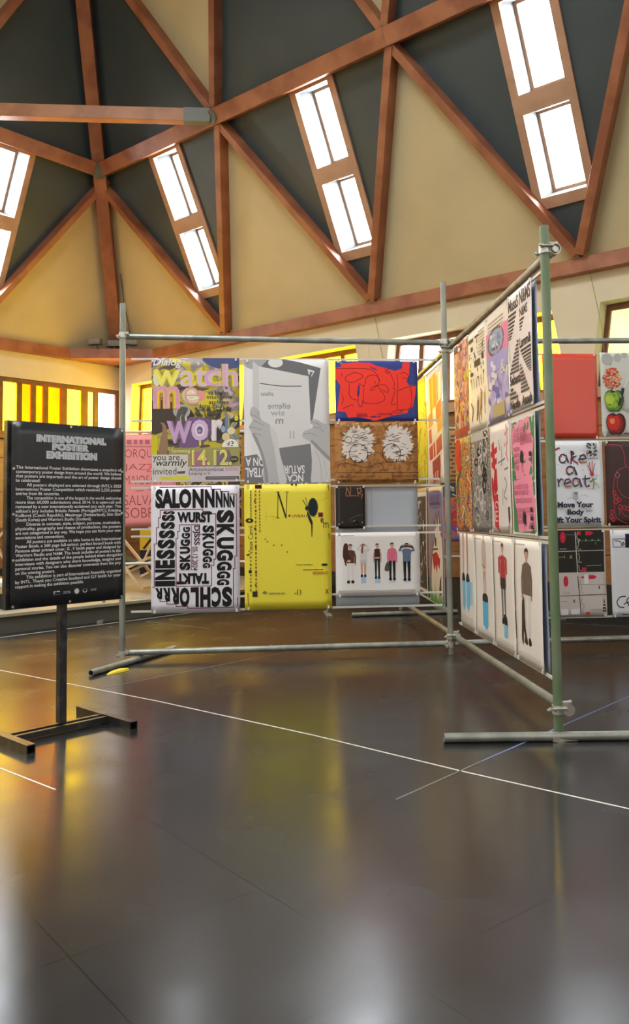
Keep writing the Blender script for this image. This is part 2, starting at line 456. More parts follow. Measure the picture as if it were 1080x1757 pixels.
# tie across the corner
B1 = FC[0].pt(ANODE[1], SLEN, .14); B2 = FC[1].pt(ANODE[1], SLEN, .14)
tb = MB(); tb.bar(B1 + (B2 - B1).normalized() * .42, B2 - (B2 - B1).normalized() * .42, Zv, .14, -.10, .08)
tb.build('roof_beam', mat('orange_timber', (.47, .20, .075), .42, noise=((.36, .14, .05), 3, .42, .6, (1, 1, 1))), kind='structure', bevel=.006)
for fc in FC[:2]:   # grey steel node plates
    for k in (0, 1):
        pl = MB()
        if k == 0: pl.bar(fc.pt(ANODE[0] + .10, SLEN, 0), fc.pt(ANODE[0] + .33, SLEN, 0), fc.n, .225, .0, .235)
        else: pl.tube(fc.pt(ANODE[1], SLEN, .13), fc.pt(ANODE[1], SLEN, .25), .09, 12)
        pl.build('trim_node_plate', plate, kind='structure')
tp = MB(); dd = (B2 - B1).normalized(); tp.bar(B1 + dd * .08, B1 + dd * .44, Zv, .15, -.105, .085); tp.bar(B2 - dd * .08, B2 - dd * .44, Zv, .15, -.105, .085)
tp.build('trim_tie_plate', plate, kind='structure')

# ------------------------------------------------------------------ platform and floor markings
kd = V((.66, .75, 0)).normalized()
k0 = on_floor(0, 1088); k1 = on_floor(225, 1061)
kdir = (k1 - k0).normalized()
kn = V((kdir.y, -kdir.x, 0))
K0 = k0 - kdir * 7.0; K1 = k0 + kdir * 9.4
depth = 5.05
st = MB()
st.box(K0, K1 - K0, -kn * depth, Zv * .185)
st.box(K0 + kn * .025 + Zv * .165, K1 - K0, -kn * (depth), Zv * .03, 1)
st.build('floor_platform', [mat('platform_riser', (.085, .085, .072), .55), mat('platform_top', (.40, .36, .27), .5, noise=((.33, .30, .22), 3, .4, .6, (1, 1, 1)))], kind='structure')

def marking(pts, wd, m, z=.0012):
    b = MB()
    for a, c in zip(pts, pts[1:]):
        b.bar(a + Zv * 0, c + Zv * 0, Zv, wd, .0002, z)
    b.build('floor_marking', m, kind='structure')
white_tape = mat('white_tape', (.62, .61, .56), .5)
faint_tape = mat('worn_tape', (.16, .155, .14), .4)
blue_tape = mat('blue_tape', (.13, .16, .34), .45)
f = on_floor
marking([f(0, 1150) + (f(0, 1150) - f(270, 1203)) * .5, f(0, 1150), f(270, 1203), f(540, 1262), f(800, 1325), f(1080, 1388), f(1080, 1388) * 2 - f(800, 1325)], .011, white_tape)
marking([f(0, 1094) * 2 - f(150, 1074), f(0, 1094), f(340, 1050)], .016, white_tape)
marking([f(0, 1318) * 2 - f(95, 1355), f(0, 1318), f(95, 1355)], .009, white_tape)
marking([f(1080, 1195) * 1.5 - f(830, 1305) * .5, f(1080, 1195), f(830, 1305)], .012, blue_tape)
marking([f(830, 1305), f(680, 1372)], .010, faint_tape)
marking([f(808, 1061) * 1.5 - f(1080, 1075) * .5, f(808, 1061), f(1080, 1075), f(1080, 1075) * 1.5 - f(808, 1061) * .5], .012, faint_tape)
marking([f(180, 1180), f(510, 1115)], .010, faint_tape)
marking([f(250, 1066), f(360, 1079)], .010, faint_tape)

# ------------------------------------------------------------------ scaffold
L0 = V((-1.5457, 6.6195, 0)); LA = .0833
DL = V((math.cos(LA), math.sin(LA), 0)); NLn = V((DL.y, -DL.x, 0))
MID = L0 + DL * 2.655
RA = -1.5183
DR = V((math.cos(RA), math.sin(RA), 0)); NRn = V((DR.y, -DR.x, 0))
RP = MID + DR * 2.548
BP = MID - DR * 2.60
LE = L0 + DL * 5.25
TR = .0242
def onL(x, y, off=0):
    q = on_plane(x, y, L0 + NLn * off, NLn); return (q - L0).dot(DL), q.z
def onR(x, y, off=0):
    q = on_plane(x, y, MID + NRn * off, NRn); return (q - MID).dot(DR), q.z
sc = empty('scaffold_frame', MID, 'cross-shaped frame of grey and green scaffold tubes that carries the hung posters', 'scaffold frame')
def post(pt, zb, zt, m, label=None):
    b = MB(); b.tube(pt + Zv * zb, pt + Zv * zt, TR, 20, hollow=True)
    o = b.build('post', m, sc)
    if label: o['label'] = label
zt = lambda pt, x, y: on_plane(x, y, pt, NLn).z
post(L0, .052, zt(L0, 207, 521), grey_metal)
post(MID, .0, zt(MID, 758, 484), grey_metal)
post(RP, .0, zt(RP, 932, 388), green_metal, 'green painted post')
post(BP, .052, 2.62, grey_metal)
post(LE, .052, 2.75, grey_metal)
def rail(name, a, b, m=grey_metal):
    t = MB(); t.tube(a, b, TR, 20, hollow=True); t.build(name, m, sc)
bk = -NLn * .05
def ptL(u, z, o=0): return L0 + DL * u + Zv * z + NLn * o
def ptR(u, z, o=0): return MID + DR * u + Zv * z + NRn * o
za = onL(215, 577.5, -.05)[1]; zb_ = onL(758, 588.5, -.05)[1]
rail('top_rail', ptL(.0, za, -.05), ptL(2.63, zb_, -.05))
zc = onL(800, 586.5, -.05)[1]; zd = onL(1080, 584, -.05)[1]
rail('top_rail', ptL(2.68, zc, -.05), ptL(5.35, zd + .01, -.05))
ze = onL(215, 1120, -.05)[1]; zf = onL(765, 1104, -.05)[1]
rail('bottom_rail', ptL(.02, ze, -.05), ptL(5.35, ze + (zf - ze) * 2.0, -.05))
# rails of the crossing frame pass on the far side of the posts and stick out past the green post
ua, za2 = onR(955, 425, -.05); ub, zb2 = onR(725, 640, -.05)
rail('top_rail', ptR(ua, za2, -.05), ptR(-2.75, za2 + (zb2 - za2) * (-2.75 - ua) / (ub - ua), -.05))
uc, zc2 = onR(977, 1220, -.05); ud, zd2 = onR(712, 1046, -.05)
rail('bottom_rail', ptR(uc, zc2, -.05), ptR(-2.75, zc2 + (zd2 - zc2) * (-2.75 - uc) / (ud - uc), -.05))
g = lambda x, y: on_floor(x, y, TR)
rail('foot_tube', g(156, 1155), g(300, 1112))
fa = g(762, 1266) ; fb = g(1080, 1262)
rail('foot_tube', fa, fa + (fb - fa) * 1.6)
rail('foot_tube', g(604, 1055), g(785, 1049))
rail('foot_tube', ptL(5.2, TR) - V((.5, .5, 0)), ptL(5.2, TR) + V((.5, .5, 0)))
def coupler(pt, z, side, two=True, both=None):
    """clamp round the post at pt, height z; the second jaw holds the rail on the 'side' direction"""
    b = MB()
    c = pt + Zv * z
    b.tube(c - Zv * .022, c + Zv * .022, TR * 1.28, 18)
    sd = V(side).normalized(); ax = sd.cross(Zv)
    c2 = c + sd * .05
    b.tube(c2 - ax * .024, c2 + ax * .024, TR * 1.28, 18)
    b.cbox(c + sd * .026, sd, ax, Zv, .03, .045, .04)
    o = b.build('coupler', steel, sc)
    for (p, d) in ((c - ax * .036 - Zv * .012, sd), (c + ax * .04 + Zv * .012, sd), (c2 + Zv * .036 - sd * .012, sd)):
        q = MB(); q.tube(p - d * .045, p + d * .032, .0065, 8); q.tube(p - d * .036, p - d * .022, .013, 6); q.tube(p + d * .022, p + d * .032, .011, 6)
        q.build('bolt', steel, o)
coupler(L0, za, -NLn); coupler(L0, ze, -NLn)
coupler(MID, zb_, -NLn); coupler(MID, zb_ - .065, -NRn)
coupler(MID, ze + (zf - ze) * 1.0, -NLn); coupler(MID, zd2 + .02, -NRn)
coupler(RP, za2 , -NRn); coupler(RP, zc2 + .005, -NRn)
coupler(BP, zd2 + .0, -NRn)
# foot plate under the green post
b = MB(); b.tube(RP, RP + Zv * .012, .045, 18); b.tube(RP + Zv * .012, RP + Zv * .04, .030, 18); b.cbox(RP + V((.02, -.01, .015)), DL, NLn, Zv, .13, .06, .022)
b.build('foot_plate', steel, sc)
# thin wires that the battens hang on
wire = mat('thin_wire', (.35, .34, .30), .5, .3)
for u in (.70, 2.02):
    b = MB(); b.tube(ptL(u, .40, -.022), ptL(u, 2.53, -.022), .0012, 6)
    b.tube(ptL(u, 2.50, -.022), ptL(u, 2.56, -.055), .0012, 6)
    tag(b.build('hanging_wire', wire, origin=ptL(u, .4)), 'thin wire hanging from the top rail behind the ' + ('drawn hands and striped lettering posters' if u < 1 else 'red and blue poster'), 'wire', 'wires hanging from the scaffold')

# battens
def batten(pt, u0, u1, z, off, label, group, hh=.016, dd=.010):
    b = MB(); q0 = pt(u0, z, off)
    b.bar(pt(u0, z - hh / 2, off), pt(u1, z - hh / 2, off), Zv, dd, 0, hh)
    tag(b.build('poster_batten', alu, origin=q0), label, 'batten', group)
LB = 'battens across the left bay'
for z, what in ((2.436, 'thin pale batten along the top edge of the upper poster row, left bay'), (1.930, 'thin pale batten between the red-blue landscape poster and the brown scribble poster'),
                (1.440, 'thin pale batten under the lettering and drawn hands posters, left bay'), (1.388, 'thin pale batten along the top of the yellow poster and lettering poster, left bay'),
                (1.055, 'thin pale batten crossing behind the foot of the small black poster'), (.998, 'thin pale batten at the top of the poster of five standing people'),
                (.505, 'thin pale batten along the foot of the five people poster'), (.400, 'lowest thin pale batten, under the yellow poster, left bay')):
    batten(ptL, .068, 2.595, z, -.013, what, LB)
RB = 'battens of the angled bay'
for z, what in ((2.452, 'thin pale batten at the top of the angled upper poster row'), (1.752, 'thin pale batten under the angled upper poster row'), (1.724, 'thin pale batten over the angled middle poster row'),
                (1.028, 'thin pale batten under the angled middle poster row'), (1.004, 'thin pale batten over the four angled standing figure posters'), (.300, 'lowest thin pale batten under the four angled figure posters')):
    batten(ptR, .34, 2.50, z, 0, what, RB)
RR = 'battens of the right bay'
for z, what in ((2.486, 'thin pale batten over the plain red poster, right bay'), (1.775, 'thin pale batten under the red poster and fruit poster'), (1.748, 'thin pale batten over the rest invitation poster, right bay'),
                (1.030, 'thin pale batten under the rest invitation poster'), (1.000, 'thin pale batten over the black and white diagram poster'), (.275, 'lowest thin pale batten, right bay')):
    batten(ptL, 3.38, 5.15, z, -.013, what, RR)
BB = 'battens of the far bay'
for z, what in ((2.445, 'thin pale batten over the far yellow poster'), (1.425, 'thin pale batten under the far yellow and orange posters'), (1.385, 'thin pale batten over the far creature poster'), (.355, 'lowest thin pale batten under the far creature poster')):
    batten(ptR, -2.30, -.04, z, 0, what, BB)

# ------------------------------------------------------------------ information board
s0 = V((-1.595, 4.30, 0)); sdir = V((.475, .51, 0)).normalized()
SW = .70
sl_ = on_plane(15, 800, V((0, 4.30, 0)), V((0, 1, 0))); s0 = V((sl_.x, sl_.y, 0))
t_ = [k for k in range(1)]
best = None
for a in range(400):
    ang = math.radians(30 + a * .1); d = V((math.cos(ang), math.sin(ang), 0)); q = s0 + d * SW - CAMP + V((0, 0, 1.2))
    xx = CX + F_PX * q.dot(_R) / q.dot(_F)
    if best is None or abs(xx - 212) < best[0]: best = (abs(xx - 212), d)
sdir = best[1]
sn = V((sdir.y, -sdir.x, 0))
zt_ = on_plane(15, 720, s0, V((0, 1, 0))).z; zb0 = on_plane(15, 1048, s0, V((0, 1, 0))).z
sgn = empty('information_stand', s0 + sdir * .35, 'black exhibition information board with white text on a dark steel stand', 'information stand')
fr = MB(); bx = .03
for (u0, u1, z0, z1) in ((0, bx, zb0, zt_), (SW - bx, SW, zb0, zt_), (bx, SW - bx, zt_ - bx, zt_), (bx, SW - bx, zb0, zb0 + bx)):
    fr.box(s0 + sdir * u0 + Zv * z0 - sn * .02, sdir * (u1 - u0), -sn * .04, Zv * (z1 - z0))
fr.build('frame', dark_steel, sgn)
def ptS(u, z, o=0): return s0 + sdir * u + Zv * z + sn * o
pcen = s0 + sdir * .335 - sn * .045
b = MB(); b.box(pcen - sdir * .021 + Zv * .05 + sn * .02, sdir * .042, -sn * .04, Zv * (zb0 + .30)); b.build('post', dark_steel, sgn)
fl_ = []
for q, u in (('a', .02), ('b', .62)):
    c = s0 + sdir * u - sn * .045
    b = MB(); c0 = c + sn * .27; c1 = c - sn * .29
    for (y0, y1, z0, z1) in ((-.024, .024, .042, .047), (-.024, .024, 0, .005), (-.024, -.019, .005, .042), (.019, .024, .005, .042)):
        b.box(c0 + sdir * y0 + Zv * z0, sdir * (y1 - y0), c1 - c0, Zv * (z1 - z0))
    b.build('foot', dark_steel, sgn)
for o in (-.032, .032):
    b = MB(); b.box(s0 + sdir * .044 - sn * (.045 + o) - sn * .012 + Zv * .012, sdir * .552, sn * .024, Zv * .03); b.build('crossbar', dark_steel, sgn)

# ------------------------------------------------------------------ yellow pad under the left foot tube
b = MB()
yp = on_floor(200, 1153)
ax = (g(300, 1112) - g(156, 1155)).normalized(); ay = V((ax.y, -ax.x, 0))
outl = [(-.12, .01), (-.05, .042), (.03, .055), (.10, .05), (.135, .02), (.13, -.02), (.05, -.012), (-.04, -.02), (-.11, -.012)]
n = len(outl)
lo = [yp + ax * x + ay * y for x, y in outl]; hi = [yp + ax * x * .9 + ay * y * .82 + Zv * (.017 if abs(x) < .11 else .008) for x, y in outl]
b.add(lo + hi, [tuple(range(n))[::-1], tuple(range(n, 2 * n))] + [(i, (i + 1) % n, n + (i + 1) % n, n + i) for i in range(n)])
tag(b.build('floor_wedge', mat('yellow_rubber', (.72, .56, .03), .5), origin=yp, bevel=.003), 'small yellow wedge on the floor under the left scaffold foot', 'wedge')

# ------------------------------------------------------------------ three floodlights on the wall plate in the corner
b = MB(); b.prism([P(0, 0, RING - .16), P(1.25, 0, RING - .16), P(0, 1.25, RING - .16)], Zv * .165)
b.build('trim_corner_shelf', beamw, kind='structure')
fl_met = mat('lamp_metal', (.23, .22, .19), .45, .4)
for i, (px, py, yaw) in enumerate(((172, 613, -.35), (205, 614, 0), (233, 612, .35))):
    across = (WR - WL).normalized()
    q = CORN + WR * (.33, .42, .74)[i] + WL * (.74, .42, .33)[i]
    q = V((q.x, q.y, RING + .008))
    d = ((WR + WL).normalized() + across * yaw).normalized(); s_ = V((d.y, -d.x, 0))
    r = empty('floodlight', q, 'grey floodlight on the corner wall plate, ' + ('beside the left wall', 'in the middle under the hip rafter', 'beside the right wall')[i], 'floodlight', 'corner floodlights')
    b = MB(); b.cbox(q + Zv * .02, d, s_, Zv, .10, .08, .04); b.cbox(q + Zv * .06, d, s_, Zv, .025, .03, .06); b.build('bracket', fl_met, r)
    b = MB(); c = q + Zv * .145 + d * .02
    b.cbox(c, d, s_, Zv, .09, .22, .09); b.cbox(c - Zv * .055 + d * .02, d, s_, Zv, .13, .25, .02)
    for k in range(5): b.cbox(c - d * .05 + s_ * (-.08 + .04 * k), d, s_, Zv, .03, .008, .08)
    b.build('housing', fl_met, r, bevel=.004)
    b = MB(); b.cbox(c + d * .048, d, s_, Zv, .006, .19, .07); b.build('glass', mat('lamp_glass', (.30, .30, .27), .1), r)

# ------------------------------------------------------------------ cables hanging on the walls
def cable(pts, label, r=.006, m=None):
    b = MB()
    for a, c in zip(pts, pts[1:]): b.tube(a, c, r, 8)
    tag(b.build('cable', m or mat('dark_cable', (.05, .045, .04), .6), origin=pts[-1]), label, 'cable')
fc0 = FC[0]
def onW(x, y, o=.01):
    q = on_plane(x, y, CORN + fc0.inw * o, fc0.inw); return q
onS = lambda x, y: on_plane(x, y, FC[0].pt(0, 0, .035), FC[0].n)
cable([onS(207, 470), onS(213, 520), onS(222, 565), onS(228, 594)], 'dark cable dropping past the hip rafter to the corner floodlights', .007)
thin = mat('tan_cable', (.36, .30, .18), .7)
cable([onW(1010, 456), onW(1020, 500), onW(1033, 560), onW(1037, 604), onW(1040, 640)], 'thin tan cable running down the plaster beside the pale lime window', .004, thin)
cable([onW(643, 540), onW(652, 590), onW(660, 625)], 'thin tan cable running down the pier left of the clear window', .004, thin)

# ------------------------------------------------------------------ deckchairs, box and cushion on the platform
slatw = mat('bare_deckchair_wood', (.66, .52, .32), .55)
PZ = .196
def dchair(x, y, yaw, fabric, label, dd=1.0):
    o = V((x, y, PZ)); c, s = math.cos(yaw), math.sin(yaw)
    X = V((c, s, 0)); Y = V((-s, c, 0))
    r = empty('deckchair', o, label, 'deckchair')
    W2 = .27
    def fr_(name, segs, w=.032, m=slatw):
        b = MB()
        for a, q in segs:
            b.bar(a, q, Y if abs((q - a).normalized().dot(Y)) < .9 else Zv, w, -w / 2, w / 2)
        b.build(name, m, r)
    pt = lambda a, h, sd: o + X * a + Zv * h + Y * sd
    fr_('back_frame', [(pt(.38, .03, W2), pt(-.42, .92, W2)), (pt(.38, .03, -W2), pt(-.42, .92, -W2)), (pt(-.42, .92, -W2), pt(-.42, .92, W2)), (pt(.37, .045, -W2), pt(.37, .045, W2))])
    W3 = W2 - .045
    fr_('seat_frame', [(pt(-.50, .03, W3), pt(.42, .42, W3)), (pt(-.50, .03, -W3), pt(.42, .42, -W3)), (pt(.42, .42, -W3), pt(.42, .42, W3)), (pt(-.49, .045, -W3), pt(-.49, .045, W3))])
    W4 = W2 + .04
    fr_('prop_frame', [(pt(-.16, .63, W4), pt(-.40, .21, W4)), (pt(-.16, .63, -W4), pt(-.40, .21, -W4)), (pt(-.40, .21, -W4), pt(-.40, .21, W4))], .026)
    b = MB(); N_ = 12; vs = []; 
    for i in range(N_ + 1):
        t = i / N_
        a = -.42 + .84 * t; h = .92 + (.42 - .92) * t - .26 * math.sin(math.pi * t) 
        for sd in (-.19, .19): vs += [pt(a, h, sd), pt(a, h - .006, sd)]
    fs = []
    for i in range(N_):
        q = i * 4
        fs += [(q, q + 2, q + 6, q + 4), (q + 1, q + 5, q + 7, q + 3), (q, q + 4, q + 5, q + 1), (q + 2, q + 3, q + 7, q + 6)]
    b.add(vs, fs, 0, True)
    b.build('sling', fabric, r)
navy = mat('navy_canvas', (.012, .013, .05), .8); dblk = mat('black_canvas', (.02, .02, .022), .8)
q = on_floor(222, 1012, PZ); dchair(q.x - .05, q.y, math.radians(-14), dblk, 'folding wooden deckchair with black sling on the platform below the pink poster')
q = on_floor(262, 998, PZ); dchair(q.x + .25, q.y + .55, math.radians(-30), navy, 'folding wooden deckchair with navy sling further back on the platform')
q = on_floor(-40, 1012, PZ); dchair(q.x + .05, q.y, math.radians(-160), dblk, 'folding wooden deckchair at the left edge beside the cushioned box')
# yellow and navy canvas leaning behind
q = on_floor(240, 1003, PZ); 
b = MB(); ox = V((.80, -.02, 0)); o = q + V((-.36, 1.7, 0))
b.box(o, ox, V((0, .03, 0)), Zv * .40, 1); b.box(o + Zv * .40, ox, V((0, .03, 0)), Zv * .34, 0)
b.bar(o + V((.06, -.004, .42)), o + V((.30, -.004, .72)), V((0, -1, 0)), .035, 0, .004, 2)
tag(b.build('canvas_board', [mat('yellow_canvas', (.70, .48, .02), .7), navy, dblk], origin=o), 'yellow and navy painted board leaning behind the deckchairs', 'board')
# box seat with cushion at the left edge
q = on_floor(4, 1046, PZ)
b = MB(); o = q + V((-.50, .0, 0)); b.box(o, V((.60, .05, 0)), V((-.05, .5, 0)), Zv * .16); b.box(o + Zv * .16 + V((-.01, -.01, 0)), V((.62, .05, 0)), V((-.05, .52, 0)), Zv * .055, 1)
tag(b.build('box_seat', [dblk, plywood], origin=o, bevel=.004), 'low dark box seat with wooden top at the left edge of the platform', 'box seat')
b = MB(); b.box(o + Zv * .216, V((.60, .05, 0)), V((-.05, .5, 0)), Zv * .07)
tag(b.build('cushion', mat('offwhite_cloth', (.72, .70, .62), .85), origin=o + Zv * .216, bevel=.02), 'off-white cushion lying on the low box seat', 'cushion')

# ------------------------------------------------------------------ printed sheets
TXT = {}
def text_geo(s, bold=0.0, shear=0.0):
    key = (s, bold, shear)
    if key in TXT: return TXT[key]
    cu = bpy.data.curves.new('lettering', 'FONT')
    cu.body = s; cu.offset = bold; cu.shear = shear; cu.fill_mode = 'FRONT'; cu.resolution_u = 3
    ob = bpy.data.objects.new('lettering', cu); COL.objects.link(ob)
    dg = bpy.context.evaluated_depsgraph_get()
    me = ob.evaluated_get(dg).to_mesh()
    vs = [(v.co.x, v.co.y) for v in me.vertices]
    fs = [tuple(p.vertices) for p in me.polygons]
    ob.evaluated_get(dg).to_mesh_clear()
    bpy.data.objects.remove(ob); bpy.data.curves.remove(cu)
    if vs:
        x0 = min(v[0] for v in vs); x1 = max(v[0] for v in vs); y0 = min(v[1] for v in vs); y1 = max(v[1] for v in vs)
        vs = [((x - x0) / max(x1 - x0, 1e-6), (y - y0) / max(y1 - y0, 1e-6)) for x, y in vs]
    asp = (x1 - x0) / max(y1 - y0, 1e-6) if vs else 1
    TXT[key] = (vs, fs, asp, (x0, x1, y0, y1) if vs else None)
    return TXT[key]

def smooth(pts, n=6, closed=False):
    out = []; N = len(pts)
    rng = range(N if closed else N - 1)
    for i in rng:
        g_ = lambda k: pts[k % N] if closed else pts[min(max(k, 0), N - 1)]
        p0, p1, p2, p3 = g_(i - 1), g_(i), g_(i + 1), g_(i + 2)
        for j in range(n):
            t = j / n
            out.append(tuple(.5 * (2 * p1[k] + (p2[k] - p0[k]) * t + (2 * p0[k] - 5 * p1[k] + 4 * p2[k] - p3[k]) * t * t + (3 * p1[k] - p0[k] - 3 * p2[k] + p3[k]) * t ** 3) for k in (0, 1)))
    if not closed: out.append(tuple(pts[-1]))
    return out

class Sheet:
    """a hung sheet of paper: pt(u,z,off) is its plane; box = drawing coordinates of its corners"""
    def __init__(s, name, cat, label, pt, u0, u1, z0, z1, off, paper, box=(0, 0, 100, 140), group=None, amp=.004, ph=0.0, clips=True):
        s.pt, s.u0, s.u1, s.z0, s.z1, s.off, s.box, s.amp, s.ph = pt, u0, u1, z0, z1, off, box, amp, ph
        s.dv, s.df, s.dm, s.mats, s.layer = [], [], [], [], 0
        nu, nz = 10, 14
        b = MB()
        vs = []
        for j in range(nz + 1):
            for i in range(nu + 1): vs.append(s.at(i / nu, j / nz, 0))
        b.add(vs, [(j * (nu + 1) + i, j * (nu + 1) + i + 1, (j + 1) * (nu + 1) + i + 1, (j + 1) * (nu + 1) + i) for j in range(nz) for i in range(nu)], 0, True)
        o = pt((u0 + u1) / 2, z0, off)
        s.ob = b.build(name, paper, origin=o)
        md = s.ob.modifiers.new('paper', 'SOLIDIFY'); md.thickness = .0008; md.offset = 0
        tag(s.ob, label, cat, group)
        if clips:
            for tu in (.04, .96):
                for tz in (.012, .988):
                    q = s.at(tu, tz, .0035); c = MB(); n = (pt(0, 0, 1) - pt(0, 0, 0)); ud = pt(1, 0, 0) - pt(0, 0, 0)
                    c.cbox(q, ud, Zv, n, .014, .020, .006); c.build('clip', mat('white_clip', (.75, .74, .70), .4), s.ob)
    def at(s, tu, tz, h):   # tu from left, tz from bottom
        wv = s.amp * (math.sin(tu * 5.3 + s.ph) * .6 + math.sin(tz * 3.9 + tu * 2.1 + s.ph * 2) * .7) * (0.35 + .65 * math.sin(math.pi * min(1, max(0, tz))) )
        return s.pt(s.u0 + (s.u1 - s.u0) * tu, s.z0 + (s.z1 - s.z0) * tz, s.off + wv + h)
    def mi(s, m):
        if isinstance(m, tuple): m = ink(*m)
        if m not in s.mats: s.mats.append(m)
        return s.mats.index(m)
    def put(s, vs, fs, m):
        s.layer += 1
        o = len(s.dv); k = s.mi(m)
        x0, y0, x1, y1 = s.box
        for (x, y) in vs:
            s.dv.append((min(1, max(0, (x - x0) / (x1 - x0))), min(1, max(0, 1 - (y - y0) / (y1 - y0))), s.layer))
        for f_ in fs: s.df.append([i + o for i in f_]); s.dm.append(k)
    def poly(s, pts, m, sm=0):
        if sm: pts = smooth(pts, sm, True)
        s.put(pts, [tuple(range(len(pts)))], m)
    def rect(s, x0, y0, x1, y1, m): s.poly([(x0, y0), (x1, y0), (x1, y1), (x0, y1)], m)
    def ell(s, cx, cy, rx, ry, m, n=22, a0=0, a1=360):
        s.poly([(cx + rx * math.cos(math.radians(a0 + (a1 - a0) * i / n)), cy + ry * math.sin(math.radians(a0 + (a1 - a0) * i / n))) for i in range(n + (a1 - a0 < 360))], m)
    def line(s, pts, wd, m, sm=0, closed=False):
        if sm: pts = smooth(pts, sm, closed)
        if closed: pts = list(pts) + [pts[0]]
        vs, fs = [], []
        for a, b in zip(pts, pts[1:]):
            dx, dy = b[0] - a[0], b[1] - a[1]; l = math.hypot(dx, dy)
            if l < 1e-6: continue
            ex, ey = dx / l * wd * .25, dy / l * wd * .25; nx, ny = -dy / l * wd / 2, dx / l * wd / 2; o = len(vs)
            vs += [(a[0] - ex + nx, a[1] - ey + ny), (b[0] + ex + nx, b[1] + ey + ny), (b[0] + ex - nx, b[1] + ey - ny), (a[0] - ex - nx, a[1] - ey - ny)]
            fs.append((o, o + 1, o + 2, o + 3))
        s.put(vs, fs, m)
    def ring(s, cx, cy, rx, ry, wd, m, n=24):
        s.line([(cx + rx * math.cos(2 * math.pi * i / n), cy + ry * math.sin(2 * math.pi * i / n)) for i in range(n)], wd, m, closed=True)
    def text(s, t, x, y, w_, h, m, bold=0.0, rot=0, shear=0.0, mirror=False):
        vs, fs, asp, bb = text_geo(t, bold, shear)
        if w_ is None: w_ = h * asp
        out = []
        for tx, ty in vs:
            if mirror: tx = 1 - tx
            if rot == 0: q = (x + tx * w_, y + (1 - ty) * h)
            elif rot == 90: q = (x + (1 - ty) * w_, y + (1 - tx) * h)
            elif rot == -90: q = (x + ty * w_, y + tx * h)
            else: q = (x + (1 - tx) * w_, y + ty * h)
            out.append(q)
        s.put(out, fs, m)
    def tline(s, t, x, ybase, size, m, width=None, bold=.0):   # a line of running text on a baseline, size = em height
        vs, fs, asp, bb = text_geo(t, bold)
        x0, x1, y0, y1 = bb
        k = size if width is None else width / (x1 - x0)
        s.put([(x + tx * (x1 - x0) * k, ybase - (y0 + ty * (y1 - y0)) * size) for tx, ty in vs], fs, m)
    def dashes(s, x0, y0, x1, y1, rows, m, rng, h=.5, gap=.25, lo=.5, hi=3.0, vertical=False):
        """rows of tiny unreadable strokes"""
        vs, fs = [], []
        rh = ((y1 - y0) if not vertical else (x1 - x0)) / rows
        for r in range(rows):
            a0 = x0 if not vertical else y0; a1 = x1 if not vertical else y1
            a = a0
            while a < a1 - rh * .3:
                l = min(rh * rng.uniform(lo, hi), a1 - a); o = len(vs)
                b = ((y0 if not vertical else x0) + r * rh + rh * (1 - h) / 2)
                q = [(a, b), (a + l, b), (a + l, b + rh * h), (a, b + rh * h)]
                if vertical: q = [(yy, xx) for xx, yy in q]
                vs += q; fs.append((o, o + 1, o + 2, o + 3)); a += l + rh * gap
        if vs: s.put(vs, fs, m)
    def done(s, name='printed_lettering'):
        if not s.df: return s.ob
        me = bpy.data.meshes.new(name)
        bm = bmesh.new()
        W = abs(s.u1 - s.u0); H = abs(s.z1 - s.z0)
        lay = bm.verts.layers.float.new('h')
        vv = []
        for x, y, l in s.dv:
            v = bm.verts.new((x * W, y * H, 0)); v[lay] = l; vv.append(v)
        for f_, k in zip(s.df, s.dm):
            if len(set(f_)) < 3: continue
            try: fc_ = bm.faces.new([vv[i] for i in f_]); fc_.material_index = k
            except ValueError: pass
        big = [f_ for f_ in bm.faces if f_.calc_perimeter() > .25 or len(f_.verts) > 8]
        if big: bmesh.ops.triangulate(bm, faces=big)
        for _ in range(5):
            ed = [e for e in bm.edges if e.calc_length() > .085]
            if not ed: break
            bmesh.ops.subdivide_edges(bm, edges=ed, cuts=1)
            bmesh.ops.triangulate(bm, faces=[f_ for f_ in bm.faces if len(f_.verts) > 4])
        org = V(s.ob['_w'])
        for v in bm.verts:
            v.co = s.at(v.co.x / W, v.co.y / H, .0011 + v[lay] * .00005) - org
        bm.normal_update()
        n = s.pt(0, 0, 1) - s.pt(0, 0, 0)
        fl = [f_ for f_ in bm.faces if f_.normal.dot(n) < 0]
        if fl: bmesh.ops.reverse_faces(bm, faces=fl)
        bm.to_mesh(me); bm.free()
        for m in s.mats: me.materials.append(m)
        o = bpy.data.objects.new(name, me); COL.objects.link(o); o.parent = s.ob; o['_w'] = s.ob['_w']
        return s.ob

